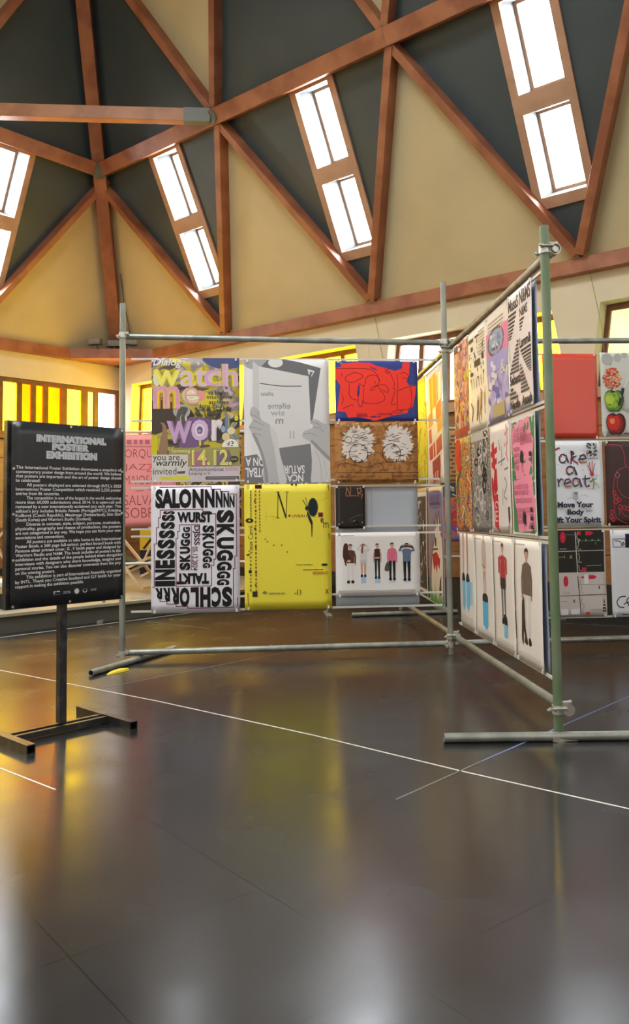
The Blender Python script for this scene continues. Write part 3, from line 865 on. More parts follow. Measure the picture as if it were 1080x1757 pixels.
def patches(name, cols, scale, det=3, dist=1.0, st=(1, 1, 1), rough=.5):
    """printed mottle of several flat colours"""
    if name in MATS: return MATS[name]
    m = bpy.data.materials.new(name); m.use_nodes = True
    nt = m.node_tree; b = nt.nodes['Principled BSDF']; b.inputs['Roughness'].default_value = rough
    tc = nt.nodes.new('ShaderNodeTexCoord'); mp = nt.nodes.new('ShaderNodeMapping'); mp.inputs['Scale'].default_value = st
    n = nt.nodes.new('ShaderNodeTexNoise'); n.inputs['Scale'].default_value = scale; n.inputs['Detail'].default_value = det; n.inputs['Distortion'].default_value = dist
    r = nt.nodes.new('ShaderNodeValToRGB'); r.color_ramp.interpolation = 'LINEAR'
    L = nt.links.new
    L(tc.outputs['Object'], mp.inputs[0]); L(mp.outputs[0], n.inputs[0]); L(n.outputs[0], r.inputs[0]); L(r.outputs[0], b.inputs['Base Color'])
    el = r.color_ramp.elements
    N = len(cols)
    lo, hi = .30, .70
    while len(el) < 2 * N - 0 and len(el) < 2 * N: el.new(.5)
    k = 0
    for i, c in enumerate(cols):
        a = lo + (hi - lo) * i / N; z_ = lo + (hi - lo) * (i + 1) / N
        el[k].position = 0 if i == 0 else a + .008; el[k].color = srgb(*c); k += 1
        el[k].position = 1 if i == N - 1 else z_ - .008; el[k].color = srgb(*c); k += 1
    MATS[name] = m
    return m
def paper(r, g, b_, rough=.42): return mat('paper_%d_%d_%d' % (r, g, b_), srgb(r, g, b_), rough, spec=.45)

def person(s, cx, top, h, shirt, legs, skin=(205, 165, 140), hair=(50, 35, 30), shoe=(35, 30, 30), arms='down', sleeve=None, wd=1.0, legskin=False, short=.0):
    """a small printed standing figure"""
    k = h / 100 ; X = lambda a: cx + a * k * wd; Y = lambda a: top + a * k
    sleeve = sleeve or shirt
    lg = skin if legskin else legs
    for sd in (-1, 1):
        s.poly([(X(sd * .8), Y(46)), (X(sd * 8.5), Y(46)), (X(sd * 8.0), Y(70)), (X(sd * 7.2), Y(94)), (X(sd * 2.6), Y(94)), (X(sd * 1.8), Y(70))], lg)
        s.poly([(X(sd * 2.2), Y(93)), (X(sd * 7.0), Y(93)), (X(sd * 8.5), Y(99)), (X(sd * 2.0), Y(100))], shoe, 3)
    if short: s.poly([(X(-9), Y(44)), (X(9), Y(44)), (X(10), Y(46 + short)), (X(-10), Y(46 + short))], legs)
    s.poly([(X(-3), Y(15)), (X(3), Y(15)), (X(10.5), Y(19)), (X(9), Y(34)), (X(9), Y(49)), (X(-9), Y(49)), (X(-9), Y(34)), (X(-10.5), Y(19))], shirt)
    for sd in (-1, 1):
        if arms == 'down': pts = [(10, 19), (13, 33), (12.5, 50), (9.5, 50), (9.6, 34), (7, 22)]
        else: pts = [(10, 19), (19, 22), (14, 8), (7, 4), (6, 7), (11.5, 11), (13, 18), (8, 24)]
        s.poly([(X(sd * a), Y(b)) for a, b in pts], sleeve)
        hx, hy = (11, 51.5) if arms == 'down' else (7, 5)
        s.ell(X(sd * hx), Y(hy), 1.9 * k * wd, 2.6 * k, skin, 10)
    s.rect(X(-2), Y(11), X(2), Y(16), skin)
    s.ell(X(0), Y(7.2), 4.0 * k * wd, 5.6 * k, skin, 14)
    s.poly([(X(-4.4), Y(8)), (X(-4.4), Y(3)), (X(-1), Y(.5)), (X(3), Y(1)), (X(4.6), Y(4)), (X(4.3), Y(8)), (X(3.2), Y(4.6)), (X(-2.5), Y(4.4))], hair, 3)
def rnd(seed): return random.Random(seed)

# ---- 1  lettering poster on mottled olive ground
p1 = Sheet('poster', 'poster', 'mottled yellow and violet poster with large tube lettering, upper left of the left bay', ptL, .232, .942, 1.432, 2.443, .004,
           patches('mottle_olive', [(52, 44, 42), (92, 78, 62), (188, 172, 46), (140, 130, 122), (196, 172, 184), (84, 66, 84)], 3.2, 3, 1.6), (38, 50, 530, 735), 'posters of the left bay', ph=.4)
R_ = rnd(1)
p1.poly([(330, 50), (530, 50), (530, 100), (430, 110), (360, 90)], (78, 88, 128), 4)
p1.poly([(38, 290), (160, 300), (250, 330), (270, 400), (160, 430), (38, 470)], (74, 62, 52), 4)
p1.poly([(250, 380), (380, 400), (360, 480), (300, 540), (190, 540), (230, 450)], (120, 92, 128), 4)
p1.poly([(75, 580), (100, 440), (85, 410), (120, 430), (125, 580)], (150, 118, 92), 3)
p1.ell(205, 345, 48, 40, (168, 166, 160)); p1.ell(215, 390, 20, 26, (190, 190, 186))
p1.poly([(170, 420), (190, 330), (240, 330), (222, 380), (235, 440), (200, 470)], (92, 84, 78), 4)
p1.ell(68, 160, 22, 48, (222, 218, 196)); p1.ell(350, 285, 62, 42, (214, 196, 60)); p1.ell(300, 260, 40, 30, (226, 150, 140))
p1.rect(38, 480, 70, 735, (205, 190, 40)); p1.rect(140, 548, 530, 650, (158, 150, 90))
p1.poly([(250, 580), (330, 560), (360, 650), (260, 650)], (168, 110, 140)); p1.poly([(380, 570), (470, 560), (500, 640), (400, 650)], (120, 108, 120))
for i in range(26): p1.ell(R_.uniform(300, 525), R_.uniform(190, 540), R_.uniform(5, 24), R_.uniform(5, 22), R_.choice([(206, 182, 150), (190, 150, 170), (90, 76, 80), (214, 202, 60), (150, 170, 190)]), 14)
def tubeword(s, t, x, y, w_, h, cols, rot=0):
    for bo, c in zip((.07, .045, .01), cols): s.text(t, x, y, w_, h, c, bo)
tubeword(p1, 'w', 45, 118, 155, 92, [(150, 142, 60), (222, 204, 48), (236, 224, 110)])
tubeword(p1, 'atch', 196, 82, 326, 128, [(168, 152, 60), (226, 206, 46), (214, 186, 196)])
p1.text('c', 330, 116, 84, 94, (206, 160, 196), .0); p1.text('h', 434, 84, 84, 126, (212, 170, 190), .0)
tubeword(p1, 'm', 46, 205, 150, 128, [(180, 130, 70), (224, 196, 50), (222, 160, 170)])
tubeword(p1, 'e', 208, 212, 96, 92, [(206, 190, 150), (236, 226, 200), (222, 196, 160)])
p1.text('me', 50, 212, 252, 100, (212, 150, 160), -.02)
tubeword(p1, 'w', 122, 400, 140, 124, [(110, 82, 120), (154, 120, 160), (196, 160, 192)])
tubeword(p1, 'o', 258, 392, 96, 118, [(150, 110, 150), (222, 208, 220), (206, 176, 206)])
tubeword(p1, 'r', 372, 392, 62, 118, [(150, 122, 140), (214, 198, 204), (226, 216, 212)])
tubeword(p1, 'k', 448, 368, 78, 134, [(60, 74, 128), (196, 180, 60), (110, 130, 170)])
p1.text('Dialog', 46, 54, 162, 52, (236, 234, 228), .012, shear=.28)
for t, x, y, w_ in (('va Holm', 352, 232, 112), ('intangible', 346, 258, 142), ('archives', 358, 283, 112), ('Irina Pauls', 308, 305, 136), ('Su-Ran Sichling', 276, 328, 206), ('Sven Solong', 254, 354, 168)):
    p1.text(t, x, y, w_, 24, (58, 50, 40), .006)
p1.ell(476, 545, 46, 46, (232, 228, 214), 16, 180, 360); p1.text('#3', 446, 512, 50, 30, (60, 54, 48), .01)
p1.ell(452, 488, 22, 22, (214, 196, 150)); p1.ell(482, 455, 22, 20, (224, 206, 160))
p1.text('Samstag', 148, 554, 104, 26, (232, 226, 150)); p1.text('14.12.', 262, 560, 222, 84, (238, 230, 130), .02); p1.text('14.12.', 268, 564, 212, 76, (200, 190, 90), -.01)
p1.ell(498, 611, 24, 17, (60, 56, 40)); p1.dashes(480, 604, 516, 618, 2, (170, 168, 130), R_, lo=1)
p1.rect(40, 585, 240, 735, (206, 200, 192)); p1.rect(240, 652, 530, 735, (200, 190, 194))
p1.text('you are', 46, 592, 148, 36, (66, 60, 58), .004); p1.text('warmly', 64, 610, 172, 48, (52, 46, 44), .01, shear=.25); p1.text('invited', 46, 658, 130, 36, (96, 92, 90), .004)
p1.poly([(180, 678), (225, 674), (222, 690), (182, 690)], (90, 84, 70)); p1.text('Artistenkombinat', 246, 656, 194, 21, (70, 60, 62), .004); p1.text('Leipzig e.V.', 246, 680, 122, 21, (70, 60, 62), .004)
p1.dashes(448, 656, 522, 676, 3, (196, 120, 120), R_); p1.poly([(95, 708), (240, 704), (236, 724), (100, 722)], (214, 206, 60), 3); p1.rect(338, 706, 524, 724, (84, 74, 78)); p1.rect(345, 712, 516, 717, (150, 142, 140))
p1.done()

# ---- 2  drawing of two hands holding a magazine
p2 = Sheet('poster', 'poster', 'grey pencil drawing poster of two hands holding up a magazine', ptL, .978, 1.680, 1.418, 2.432, .004, paper(222, 221, 218), (555, 58, 1040, 735), 'posters of the left bay', ph=1.7)
p2.poly([(555, 58), (690, 58), (735, 115), (680, 125), (640, 105), (600, 112), (555, 90)], (168, 168, 168), 3)
p2.poly([(790, 58), (870, 72), (992, 105), (942, 400), (930, 420), (922, 160), (720, 122), (640, 112), (690, 60)], (112, 112, 114))
p2.ell(735, 76, 42, 26, (224, 223, 220))
p2.poly([(636, 95), (922, 150), (936, 524), (752, 540), (690, 440), (636, 360)], (216, 214, 211))
p2.poly([(606, 66), (640, 95), (640, 360), (606, 330)], (203, 202, 200))
p2.poly([(916, 110), (958, 122), (940, 152), (936, 150), (948, 128), (930, 124), (930, 140), (924, 142)], (228, 228, 226))
p2.line([(645, 190), (760, 204), (880, 205)], 4.5, (70, 70, 72), 4); p2.line([(650, 214), (880, 236)], 2, (196, 195, 194))
p2.text('satellia', 650, 236, 72, 22, (128, 128, 130), .01)
p2.text('eifeme', 690, 296, 128, 34, (150, 150, 150), .01, mirror=True); p2.text('siw', 704, 338, 80, 30, (164, 164, 164), .01, mirror=True); p2.text('m', 732, 386, 44, 26, (140, 140, 140), .01, mirror=True); p2.text('II', 812, 452, 26, 42, (176, 174, 172), 0)
p2.poly([(752, 545), (930, 522), (938, 640), (925, 735), (780, 735), (750, 640)], (124, 124, 126)); p2.poly([(555, 590), (625, 578), (672, 640), (690, 735), (555, 735)], (118, 118, 120))
p2.text('ON A', 562, 596, 106, 48, (232, 231, 228), .02, rot=180); p2.text('OTBAL', 560, 652, 122, 52, (232, 231, 228), .02, rot=180)
p2.text('SATUR', 776, 640, 118, 46, (226, 225, 222), .02, rot=180); p2.text('NCA', 794, 690, 92, 40, (232, 231, 228), .02, rot=180)
hand = (184, 183, 182); shd = (150, 149, 150); lt = (206, 205, 203)
p2.poly([(592, 332), (612, 318), (640, 345), (652, 388), (700, 418), (738, 470), (756, 580), (792, 735), (668, 735), (660, 640), (640, 560), (600, 470), (582, 430), (602, 392), (588, 360)], hand, 5)
p2.poly([(700, 420), (738, 470), (756, 580), (790, 735), (752, 735), (730, 590), (712, 500)], lt, 4)
p2.poly([(600, 470), (640, 560), (662, 640), (672, 735), (690, 735), (676, 630), (650, 545), (622, 480)], shd, 4)
for l in ([(592, 360), (622, 372), (648, 392)], [(604, 394), (630, 404), (662, 420)], [(584, 430), (616, 434), (650, 446)], [(600, 466), (626, 466), (652, 476)], [(640, 345), (630, 362)]): p2.line(l, 4, shd, 4)
p2.poly([(1040, 440), (1000, 410), (960, 388), (932, 400), (944, 432), (892, 455), (886, 486), (930, 512), (975, 560), (1040, 620)], hand, 5)
p2.poly([(930, 512), (975, 560), (1040, 620), (1040, 600), (985, 545), (945, 506)], shd, 4)
for l in ([(944, 432), (985, 440), (1005, 462)], [(936, 404), (970, 412), (990, 430)], [(892, 470), (930, 466), (966, 482)]): p2.line(l, 4, shd, 4)
p2.poly([(940, 535), (1040, 625), (1040, 735), (930, 735)], (206, 205, 203)); p2.line([(960, 560), (985, 640), (990, 735)], 5, (186, 185, 184), 4); p2.line([(1005, 605), (1016, 680), (1012, 735)], 4, (190, 189, 188), 4)
p2.done()

# ---- 3  red and blue landscape
p3 = Sheet('poster', 'poster', 'landscape poster with a ragged vermilion shape on blue and thin black outlines', ptL, 1.729, 2.420, 1.922, 2.421, .006, paper(44, 62, 138), (57, 75, 602, 467), 'posters of the left bay', ph=2.2, amp=.002)
p3.poly([(95, 92), (200, 84), (290, 86), (330, 105), (390, 120), (455, 140), (500, 122), (506, 82), (552, 82), (546, 170), (528, 205), (545, 235), (592, 232), (584, 300), (568, 372), (536, 398), (532, 416), (430, 432), (345, 458), (310, 467), (290, 458), (210, 440), (140, 446), (124, 410), (68, 402), (84, 300), (92, 236), (60, 190), (57, 120), (100, 112)], (250, 62, 46))
for q in ([(285, 108), (340, 132), (335, 136), (300, 124)], [(205, 240), (215, 232), (212, 300), (200, 306)], [(95, 150), (106, 160), (104, 182)], [(270, 442), (330, 430), (300, 446)]): p3.poly(q, (48, 58, 140))
bk_ = (28, 18, 30)
for l in ([(57, 126), (270, 126), (330, 160), (345, 205)], [(330, 240), (350, 200), (330, 172), (290, 168), (260, 190), (255, 226), (240, 238), (215, 222), (218, 260), (205, 330), (214, 372), (232, 366), (238, 330)], [(160, 160), (190, 150), (240, 172), (200, 205), (160, 215), (130, 205), (126, 180), (160, 160)],
          [(246, 240), (240, 330), (252, 350), (330, 352), (378, 332), (382, 308), (352, 260), (330, 238), (310, 262), (290, 268), (300, 248), (330, 236), (385, 232), (408, 262), (396, 282), (370, 262)], [(150, 226), (148, 290), (170, 322), (205, 332)], [(425, 162), (448, 220), (440, 252), (452, 262), (432, 330), (428, 362), (456, 356)],
          [(465, 160), (470, 240), (464, 330), (462, 396), (436, 404), (440, 416), (490, 412), (494, 402), (464, 394)], [(468, 272), (540, 244), (590, 236)], [(480, 160), (520, 150), (548, 186), (500, 186)], [(385, 124), (420, 152), (388, 146), (420, 118)], [(108, 385), (150, 368), (175, 362)], [(470, 396), (540, 390), (562, 340), (556, 250)], [(320, 205), (318, 224)], [(100, 290), (110, 330), (96, 360)]):
    p3.line(l, 3.0, bk_, 4)
p3.text('action', 196, 414, 68, 16, (40, 20, 60), .005); p3.text('culturelle', 332, 412, 100, 18, (40, 20, 60), .005); p3.dashes(296, 436, 356, 446, 1, (40, 20, 60), rnd(2)); p3.dashes(196, 430, 270, 440, 1, (40, 20, 60), rnd(3))
p3.done()

# ---- 4  brown landscape with white scribbles
p4 = Sheet('poster', 'poster', 'brown landscape poster with two white scribbled patches and drawn circles', ptL, 1.720, 2.412, 1.412, 1.912, .006, mat('brown_print', srgb(176, 122, 60), .5, noise=(srgb(140, 90, 40), 25, .5, .62, (1, 1, 1))), (52, 470, 602, 862), 'posters of the left bay', ph=.2, amp=.0015)
R_ = rnd(4)
for (cx, cy, rx, ry) in ((205, 610, 112, 118), (470, 610, 100, 122)):
    pts = []
    for i in range(90):
        a = 2 * math.pi * i / 90; k = R_.uniform(.78, 1.12); pts.append((cx + rx * k * math.cos(a), cy + ry * k * math.sin(a)))
    p4.poly(pts, (226, 218, 208))
    for i in range(46):
        a = R_.uniform(0, 6.28); k = R_.uniform(.2, 1.1); x = cx + rx * k * math.cos(a); y = cy + ry * k * math.sin(a); l = R_.uniform(14, 46); d = R_.uniform(-.5, .35)
        p4.line([(x, y), (x + l * .5, y + l * d * .5 + R_.uniform(-4, 4)), (x + l, y + l * d)], R_.uniform(1.6, 3.6), (36, 26, 22))
for (x, y) in ((207, 672), (425, 672)): p4.ring(x, y, 61, 61, 3.4, (40, 28, 24))
for i in range(60):
    x, y = R_.uniform(60, 560), R_.uniform(478, 760); p4.line([(x, y), (x + R_.uniform(6, 30), y + R_.uniform(-8, 8))], R_.uniform(1.5, 3), R_.choice([(60, 40, 26), (226, 214, 196), (40, 28, 20)]))
p4.ell(160, 585, 22, 18, (226, 218, 208)); p4.ring(140, 585, 24, 20, 3, (36, 26, 22)); p4.ring(190, 562, 20, 12, 3, (36, 26, 22))
p4.line([(52, 796), (602, 798)], 3, (60, 40, 28)); p4.line([(110, 728), (250, 762), (400, 728), (602, 732)], 3, (50, 34, 26), 4); p4.line([(60, 790), (80, 742), (130, 738)], 3, (60, 40, 28), 4); p4.line([(280, 790), (300, 742), (350, 738), (380, 790)], 3, (60, 40, 28), 4)
p4.text('theatre', 66, 814, 72, 15, (70, 44, 26)); p4.text('danse', 166, 814, 62, 15, (70, 44, 26)); p4.text('cirque', 250, 814, 66, 15, (70, 44, 26)); p4.text('action culturelle', 422, 812, 172, 17, (70, 44, 26), .004)
p4.dashes(66, 838, 160, 852, 1, (90, 60, 36), R_); p4.dashes(215, 838, 460, 852, 1, (90, 60, 36), R_); p4.dashes(500, 838, 594, 852, 1, (90, 60, 36), R_)
p4.done()

# ---- 5  black condensed lettering running round the sheet
p5 = Sheet('poster', 'poster', 'white poster with black condensed lettering spiralling round its edges, lower left of the left bay', ptL, .228, .936, .384, 1.404, .004, paper(228, 226, 232), (30, 765, 532, 1475), 'posters of the left bay', ph=2.9)
K = (22, 20, 22); B_ = .06
PU = (112, 38, 84)
for l in ([(78, 774), (370, 774), (370, 788), (424, 788), (424, 802), (470, 802), (470, 816), (514, 816), (514, 1165), (503, 1165), (503, 1235), (494, 1235), (494, 1450), (235, 1450), (235, 1438), (170, 1438), (170, 1425), (118, 1425), (118, 1410), (80, 1410), (80, 1396)],
          [(38, 1330), (48, 1330), (48, 1090), (60, 1090), (60, 1000), (72, 1000), (72, 945), (82, 945), (82, 902), (322, 900), (322, 912), (362, 912), (362, 926), (396, 926), (396, 1180), (384, 1180), (384, 1215), (370, 1215), (370, 1328), (170, 1328), (170, 1062), (180, 1062), (180, 1022), (190, 1022), (190, 986), (304, 986), (304, 1040), (318, 1040)]):
    p5.line(l, 4.5, PU)
p5.text('SALO', 54, 784, 204, 110, K, B_)
for t, x, y, w_, h in (('N', 264, 786, 64, 107), ('N', 334, 788, 56, 104), ('N', 396, 798, 40, 94), ('N', 440, 810, 32, 82), ('N', 474, 822, 30, 70)): p5.text(t, x, y, w_, h, K, B_)
for t, y, h, w_ in (('S', 905, 74, 100), ('K', 984, 68, 100), ('U', 1058, 66, 98), ('G', 1128, 62, 94), ('G', 1194, 50, 86), ('G', 1248, 40, 78), ('G', 1292, 34, 72)): p5.text(t, 400, y, w_, h, K, B_, rot=-90)
for t, x, w_, h in (('S', 428, 58, 112), ('C', 370, 54, 112), ('H', 306, 58, 112), ('L', 252, 46, 110), ('O', 190, 56, 108), ('R', 140, 46, 92), ('R', 96, 40, 76), ('R', 52, 40, 62)): p5.text(t, x, 1334, w_, h, K, B_, rot=180)
for t, y, h, x in (('I', 1296, 30, 52), ('N', 1232, 58, 52), ('E', 1180, 46, 54), ('S', 1122, 52, 60), ('S', 1066, 50, 66), ('S', 1014, 46, 74), ('S', 968, 40, 84), ('S', 928, 36, 90), ('S', 908, 18, 98)): p5.text(t, x, y, 164 - x, h, K, B_, rot=90)
p5.text('WURST', 178, 914, 196, 60, K, B_)
for t, y, h, w_ in (('S', 990, 42, 66), ('K', 1036, 40, 66), ('U', 1080, 38, 64), ('G', 1122, 38, 62), ('G', 1164, 32, 54), ('G', 1200, 28, 44)): p5.text(t, 320, y, w_, h, K, B_, rot=-90)
for t, y, h, x in (('S', 1196, 42, 190), ('K', 1150, 42, 190), ('U', 1108, 38, 192), ('G', 1068, 38, 196), ('G', 1032, 32, 202), ('G', 998, 30, 210)): p5.text(t, x, y, 250 - x, h, K, B_, rot=90)
p5.text('TALKT', 174, 1256, 182, 60, K, B_, rot=180)
p5.text('DJSSS', 264, 990, 40, 110, (60, 22, 46), .02, rot=-90); p5.text('05.12.2024', 262, 1108, 30, 132, (90, 34, 66), .01, rot=-90); p5.rect(254, 990, 258, 1240, (150, 80, 120))
p5.dashes(512, 1395, 522, 1440, 1, (60, 60, 60), rnd(5), vertical=True)
p5.done()

# ---- 6  yellow poster with thin lettering
p6 = Sheet('poster', 'poster', 'plain yellow poster with a thin tall letter N and an insect-like drawing', ptL, .974, 1.680, .394, 1.408, .004, paper(238, 222, 66), (557, 762, 1048, 1452), 'posters of the left bay', ph=3.6)
D_ = (44, 40, 30); RD = (150, 60, 40)
for l, wd in (([(745, 950), (748, 806)], 4), ([(748, 806), (792, 948)], 9), ([(793, 948), (800, 806)], 4), ([(735, 806), (756, 806)], 3), ([(734, 950), (756, 950)], 3), ([(790, 806), (810, 806)], 3)): p6.line(l, wd, D_)
p6.rect(806, 932, 818, 944, RD); p6.text('UVEAU', 826, 932, 86, 16, RD, .01)
p6.ell(946, 893, 29, 52, (26, 34, 38)); p6.ring(946, 893, 24, 46, 2, (60, 90, 100)); p6.ell(912, 898, 11, 12, (30, 34, 30)); p6.line([(888, 852), (905, 880), (914, 900)], 4, D_, 4); p6.line([(905, 838), (912, 870), (916, 890)], 3, D_, 4)
p6.poly([(914, 905), (922, 930), (934, 950), (944, 975), (940, 1056), (936, 1056), (934, 990), (920, 960), (912, 930)], (40, 44, 36)); p6.line([(920, 930), (960, 950)], 2, D_)
p6.rect(976, 922, 1003, 948, (130, 40, 40)); p6.rect(984, 930, 995, 940, (60, 24, 30)); p6.text('e', 988, 952, 18, 28, D_, .02); p6.text('m', 1004, 978, 30, 30, D_, .0)
p6.line([(745, 940), (680, 942)], 2, (180, 170, 60)); p6.line([(680, 910), (680, 965)], 1.6, (180, 170, 60)); p6.line([(722, 938), (722, 966)], 1.6, (160, 150, 60)); p6.line([(980, 860), (1036, 840)], 2, (196, 184, 60))
p6.rect(618, 766, 656, 786, (70, 26, 34)); p6.rect(822, 762, 834, 770, D_); p6.rect(846, 762, 856, 772, D_); p6.line([(1036, 770), (1036, 800)], 4, (80, 70, 40)); p6.line([(1034, 1040), (1038, 1070)], 4, (80, 70, 40))
R_ = rnd(6)
p6.ell(586, 962, 22, 13, D_); p6.ell(586, 962, 7, 5, (230, 214, 66))
p6.text('Vieux Carré', 578, 990, 26, 158, (110, 84, 40), .0, rot=90)
p6.dashes(586, 796, 602, 946, 1, (140, 124, 50), R_, lo=.5, hi=.9, vertical=True); p6.dashes(612, 796, 630, 1380, 1, (150, 110, 50), R_, h=.5, lo=.4, hi=.9, gap=.5, vertical=True); p6.dashes(636, 796, 652, 1030, 1, (180, 120, 60), R_, h=.5, lo=.4, hi=1, gap=.4, vertical=True); p6.dashes(582, 1160, 600, 1350, 1, (130, 110, 50), R_, h=.5, lo=.3, hi=.8, gap=.6, vertical=True)
for q in ((612, 850), (618, 905), (612, 1000), (616, 1100), (616, 1240), (614, 1310)): p6.rect(q[0], q[1], q[0] + 9, q[1] + 12, RD if q[1] % 20 else D_)
p6.rect(600, 1350, 628, 1380, (60, 50, 40)); p6.ell(588, 1242, 9, 10, D_); p6.rect(568, 1146, 584, 1154, D_); p6.line([(574, 1360), (576, 1425)], 4, RD)
for x, y in ((675, 1066), (686, 1080), (722, 1100), (766, 1100), (798, 1138)): p6.ell(x, y, 5, 4, (110, 96, 40), 8)
p6.ell(1008, 1211, 18, 7, D_); p6.dashes(845, 1204, 940, 1214, 1, (170, 150, 50), R_); p6.dashes(886, 1232, 1000, 1242, 1, RD, R_); p6.dashes(940, 1248, 1026, 1264, 2, (176, 90, 50), R_)
p6.poly([(654, 1358), (670, 1348), (684, 1358), (670, 1368)], (130, 130, 60)); p6.dashes(692, 1356, 786, 1370, 1, (150, 150, 80), R_); p6.line([(836, 1366), (846, 1366)], 4, D_); p6.text('( )', 850, 1344, 24, 32, D_, .02); p6.line([(1012, 1345), (1020, 1356), (1012, 1368)], 3, D_, 3); p6.line([(1028, 1345), (1020, 1356), (1028, 1368)], 3, D_, 3)
p6.done()

# ---- 7..9  third column, lower half
p8 = Sheet('poster', 'poster', 'blank blue-grey back of a poster hanging behind the small black poster', ptL, 1.716, 2.409, 0.396, 1.382, -.030, paper(176, 184, 192), group='posters of the left bay', ph=4.1, amp=.002, clips=False)
p8.ell(33, 22, 1, 1, (90, 90, 90), 6); p8.ell(50, 137, .8, .8, (90, 90, 90), 6); p8.done()
p7 = Sheet('poster', 'poster', 'small black poster with two scratchy tan letters', ptL, 1.721, 1.962, 1.040, 1.386, .004, paper(34, 29, 27, .3), (62, 893, 255, 1168), 'posters of the left bay', ph=.9, amp=.001)
TN = (176, 122, 84)
for l in ([(130, 952), (136, 902), (158, 952), (162, 900)], [(206, 905), (212, 962)], [(204, 912), (228, 905), (232, 930), (212, 940), (240, 950), (232, 975)], [(130, 958), (200, 956)]): p7.line(l, 4.5, TN)
p7.dashes(76, 905, 92, 1150, 1, (92, 84, 76), rnd(7), h=.5, lo=.5, hi=1.2, vertical=True)
p7.line([(150, 1110), (190, 1090), (240, 1080)], 2.5, (120, 112, 104), 3); p7.line([(150, 1125), (200, 1118)], 2, (90, 84, 78)); p7.line([(120, 1060), (190, 1010)], 3, (52, 56, 44))
for x, y, r in ((82, 1140, 5), (104, 1128, 4), (184, 1124, 7), (236, 1130, 4)): p7.ell(x, y, r, r, (196, 190, 180), 10)
p7.ell(196, 1140, 22, 22, (14, 12, 12)); p7.ell(196, 1140, 10, 10, (60, 56, 52)); p7.done()
p9 = Sheet('poster', 'poster', 'white landscape poster with a row of five standing people', ptL, 1.716, 2.411, .489, 1.004, .006, paper(234, 230, 226), (65, 1205, 620, 1607), 'posters of the left bay', ph=1.2, amp=.002)
SK = (206, 164, 140)
for cx in (245, 337, 435, 532):
    p9.rect(cx - 17, 1480, cx + 17, 1527, (176, 206, 230) if cx < 400 else (216, 220, 224))
person(p9, 160, 1276, 250, (92, 58, 46), (226, 222, 216), SK, (60, 34, 26), wd=1.15, sleeve=(92, 58, 46))
p9.poly([(118, 1280), (140, 1274), (146, 1300), (146, 1340), (162, 1360), (150, 1384), (128, 1386), (136, 1410), (128, 1414), (118, 1380), (110, 1345)], (74, 40, 34), 3); p9.ell(150, 1385, 12, 8, SK)
person(p9, 245, 1275, 212, (214, 212, 208), (198, 196, 192), SK, (110, 58, 46), arms='up', wd=1.05, legskin=True, short=12); p9.poly([(236, 1278), (232, 1330), (243, 1335), (241, 1290)], (120, 62, 50), 3)
person(p9, 337, 1274, 226, (62, 40, 38), (34, 52, 56), SK, (96, 64, 46), sleeve=SK, wd=.95); p9.rect(322, 1362, 352, 1372, SK)
person(p9, 435, 1270, 240, (226, 112, 142), (34, 34, 38), SK, (38, 30, 28), wd=1.1); p9.poly([(404, 1392), (412, 1400), (416, 1446), (386, 1448), (388, 1420)], (84, 84, 76), 3)
person(p9, 532, 1274, 242, (92, 112, 134), (30, 30, 36), SK, (36, 28, 28), arms='up', wd=1.2); p9.poly([(488, 1300), (532, 1288), (576, 1300), (574, 1308), (532, 1300), (490, 1308)], (44, 38, 40))
p9.dashes(78, 1219, 186, 1227, 1, (150, 146, 142), rnd(8))
p9.dashes(80, 1570, 584, 1588, 3, (170, 166, 162), rnd(9), h=.6, lo=2, hi=8, gap=.2); p9.done()

# ================================================================== angled bay (faces the left, seen obliquely)
AG = 'posters of the angled bay'
a1 = Sheet('poster', 'poster', 'crowded violet and orange patterned poster, furthest in the angled upper row', ptR, .40, .862, 1.735, 2.452, .012,
           patches('mottle_violet', [(58, 52, 92), (206, 92, 70), (98, 72, 130), (226, 140, 60), (226, 160, 140), (70, 84, 140), (150, 50, 60)], 9, 3, 1.2), group=AG, ph=.3)
R_ = rnd(11)
for i in range(40):
    x, y = R_.uniform(0, 92), R_.uniform(0, 132); c = R_.choice([(234, 150, 60), (226, 100, 80), (70, 70, 140), (230, 180, 160), (180, 50, 60), (210, 200, 80), (120, 90, 150)])
    a1.poly([(x, y), (x + R_.uniform(3, 18), y + R_.uniform(-4, 4)), (x + R_.uniform(2, 16), y + R_.uniform(3, 14)), (x + R_.uniform(-3, 3), y + R_.uniform(4, 12))], c)
a1.rect(4, 4, 60, 12, (52, 44, 80)); a1.ell(40, 9, 8, 3, (226, 220, 210)); a1.rect(0, 128, 100, 140, (170, 46, 50)); a1.done()
a2 = Sheet('poster', 'poster', 'cream poster with scattered small black marks and tan strokes, angled upper row', ptR, .866, 1.388, 1.735, 2.442, .012, paper(232, 220, 200), group=AG, ph=1.1)
for i in range(34):
    x, y = R_.uniform(6, 88), R_.uniform(12, 66); a2.rect(x, y, x + R_.uniform(1, 5), y + R_.uniform(1.5, 7), R_.choice([(46, 42, 40), (90, 82, 74), (130, 118, 104)]))
for (x, y, w_, h) in ((6, 8, 26, 5), (40, 8, 20, 3), (34, 42, 30, 9), (12, 56, 14, 5), (74, 36, 10, 10), (18, 20, 10, 6)): a2.rect(x, y, x + w_, y + h, (44, 40, 38))
for i in range(10):
    x = R_.uniform(30, 86); y = R_.uniform(84, 100); a2.line([(x, y), (x + R_.uniform(-4, 4), y + 16), (x + R_.uniform(-6, 6), y + R_.uniform(22, 34))], 2.6, R_.choice([(170, 130, 70), (200, 160, 100), (120, 96, 60)]), 3)
for i in range(6): x = 18 + i * 12; a2.line([(x, 66), (x + 2, 80)], 2, (120, 104, 84))
a2.line([(16, 100), (24, 110), (18, 124)], 3, (60, 52, 46), 4); a2.dashes(60, 4, 92, 40, 8, (150, 140, 124), R_, h=.3); a2.done()
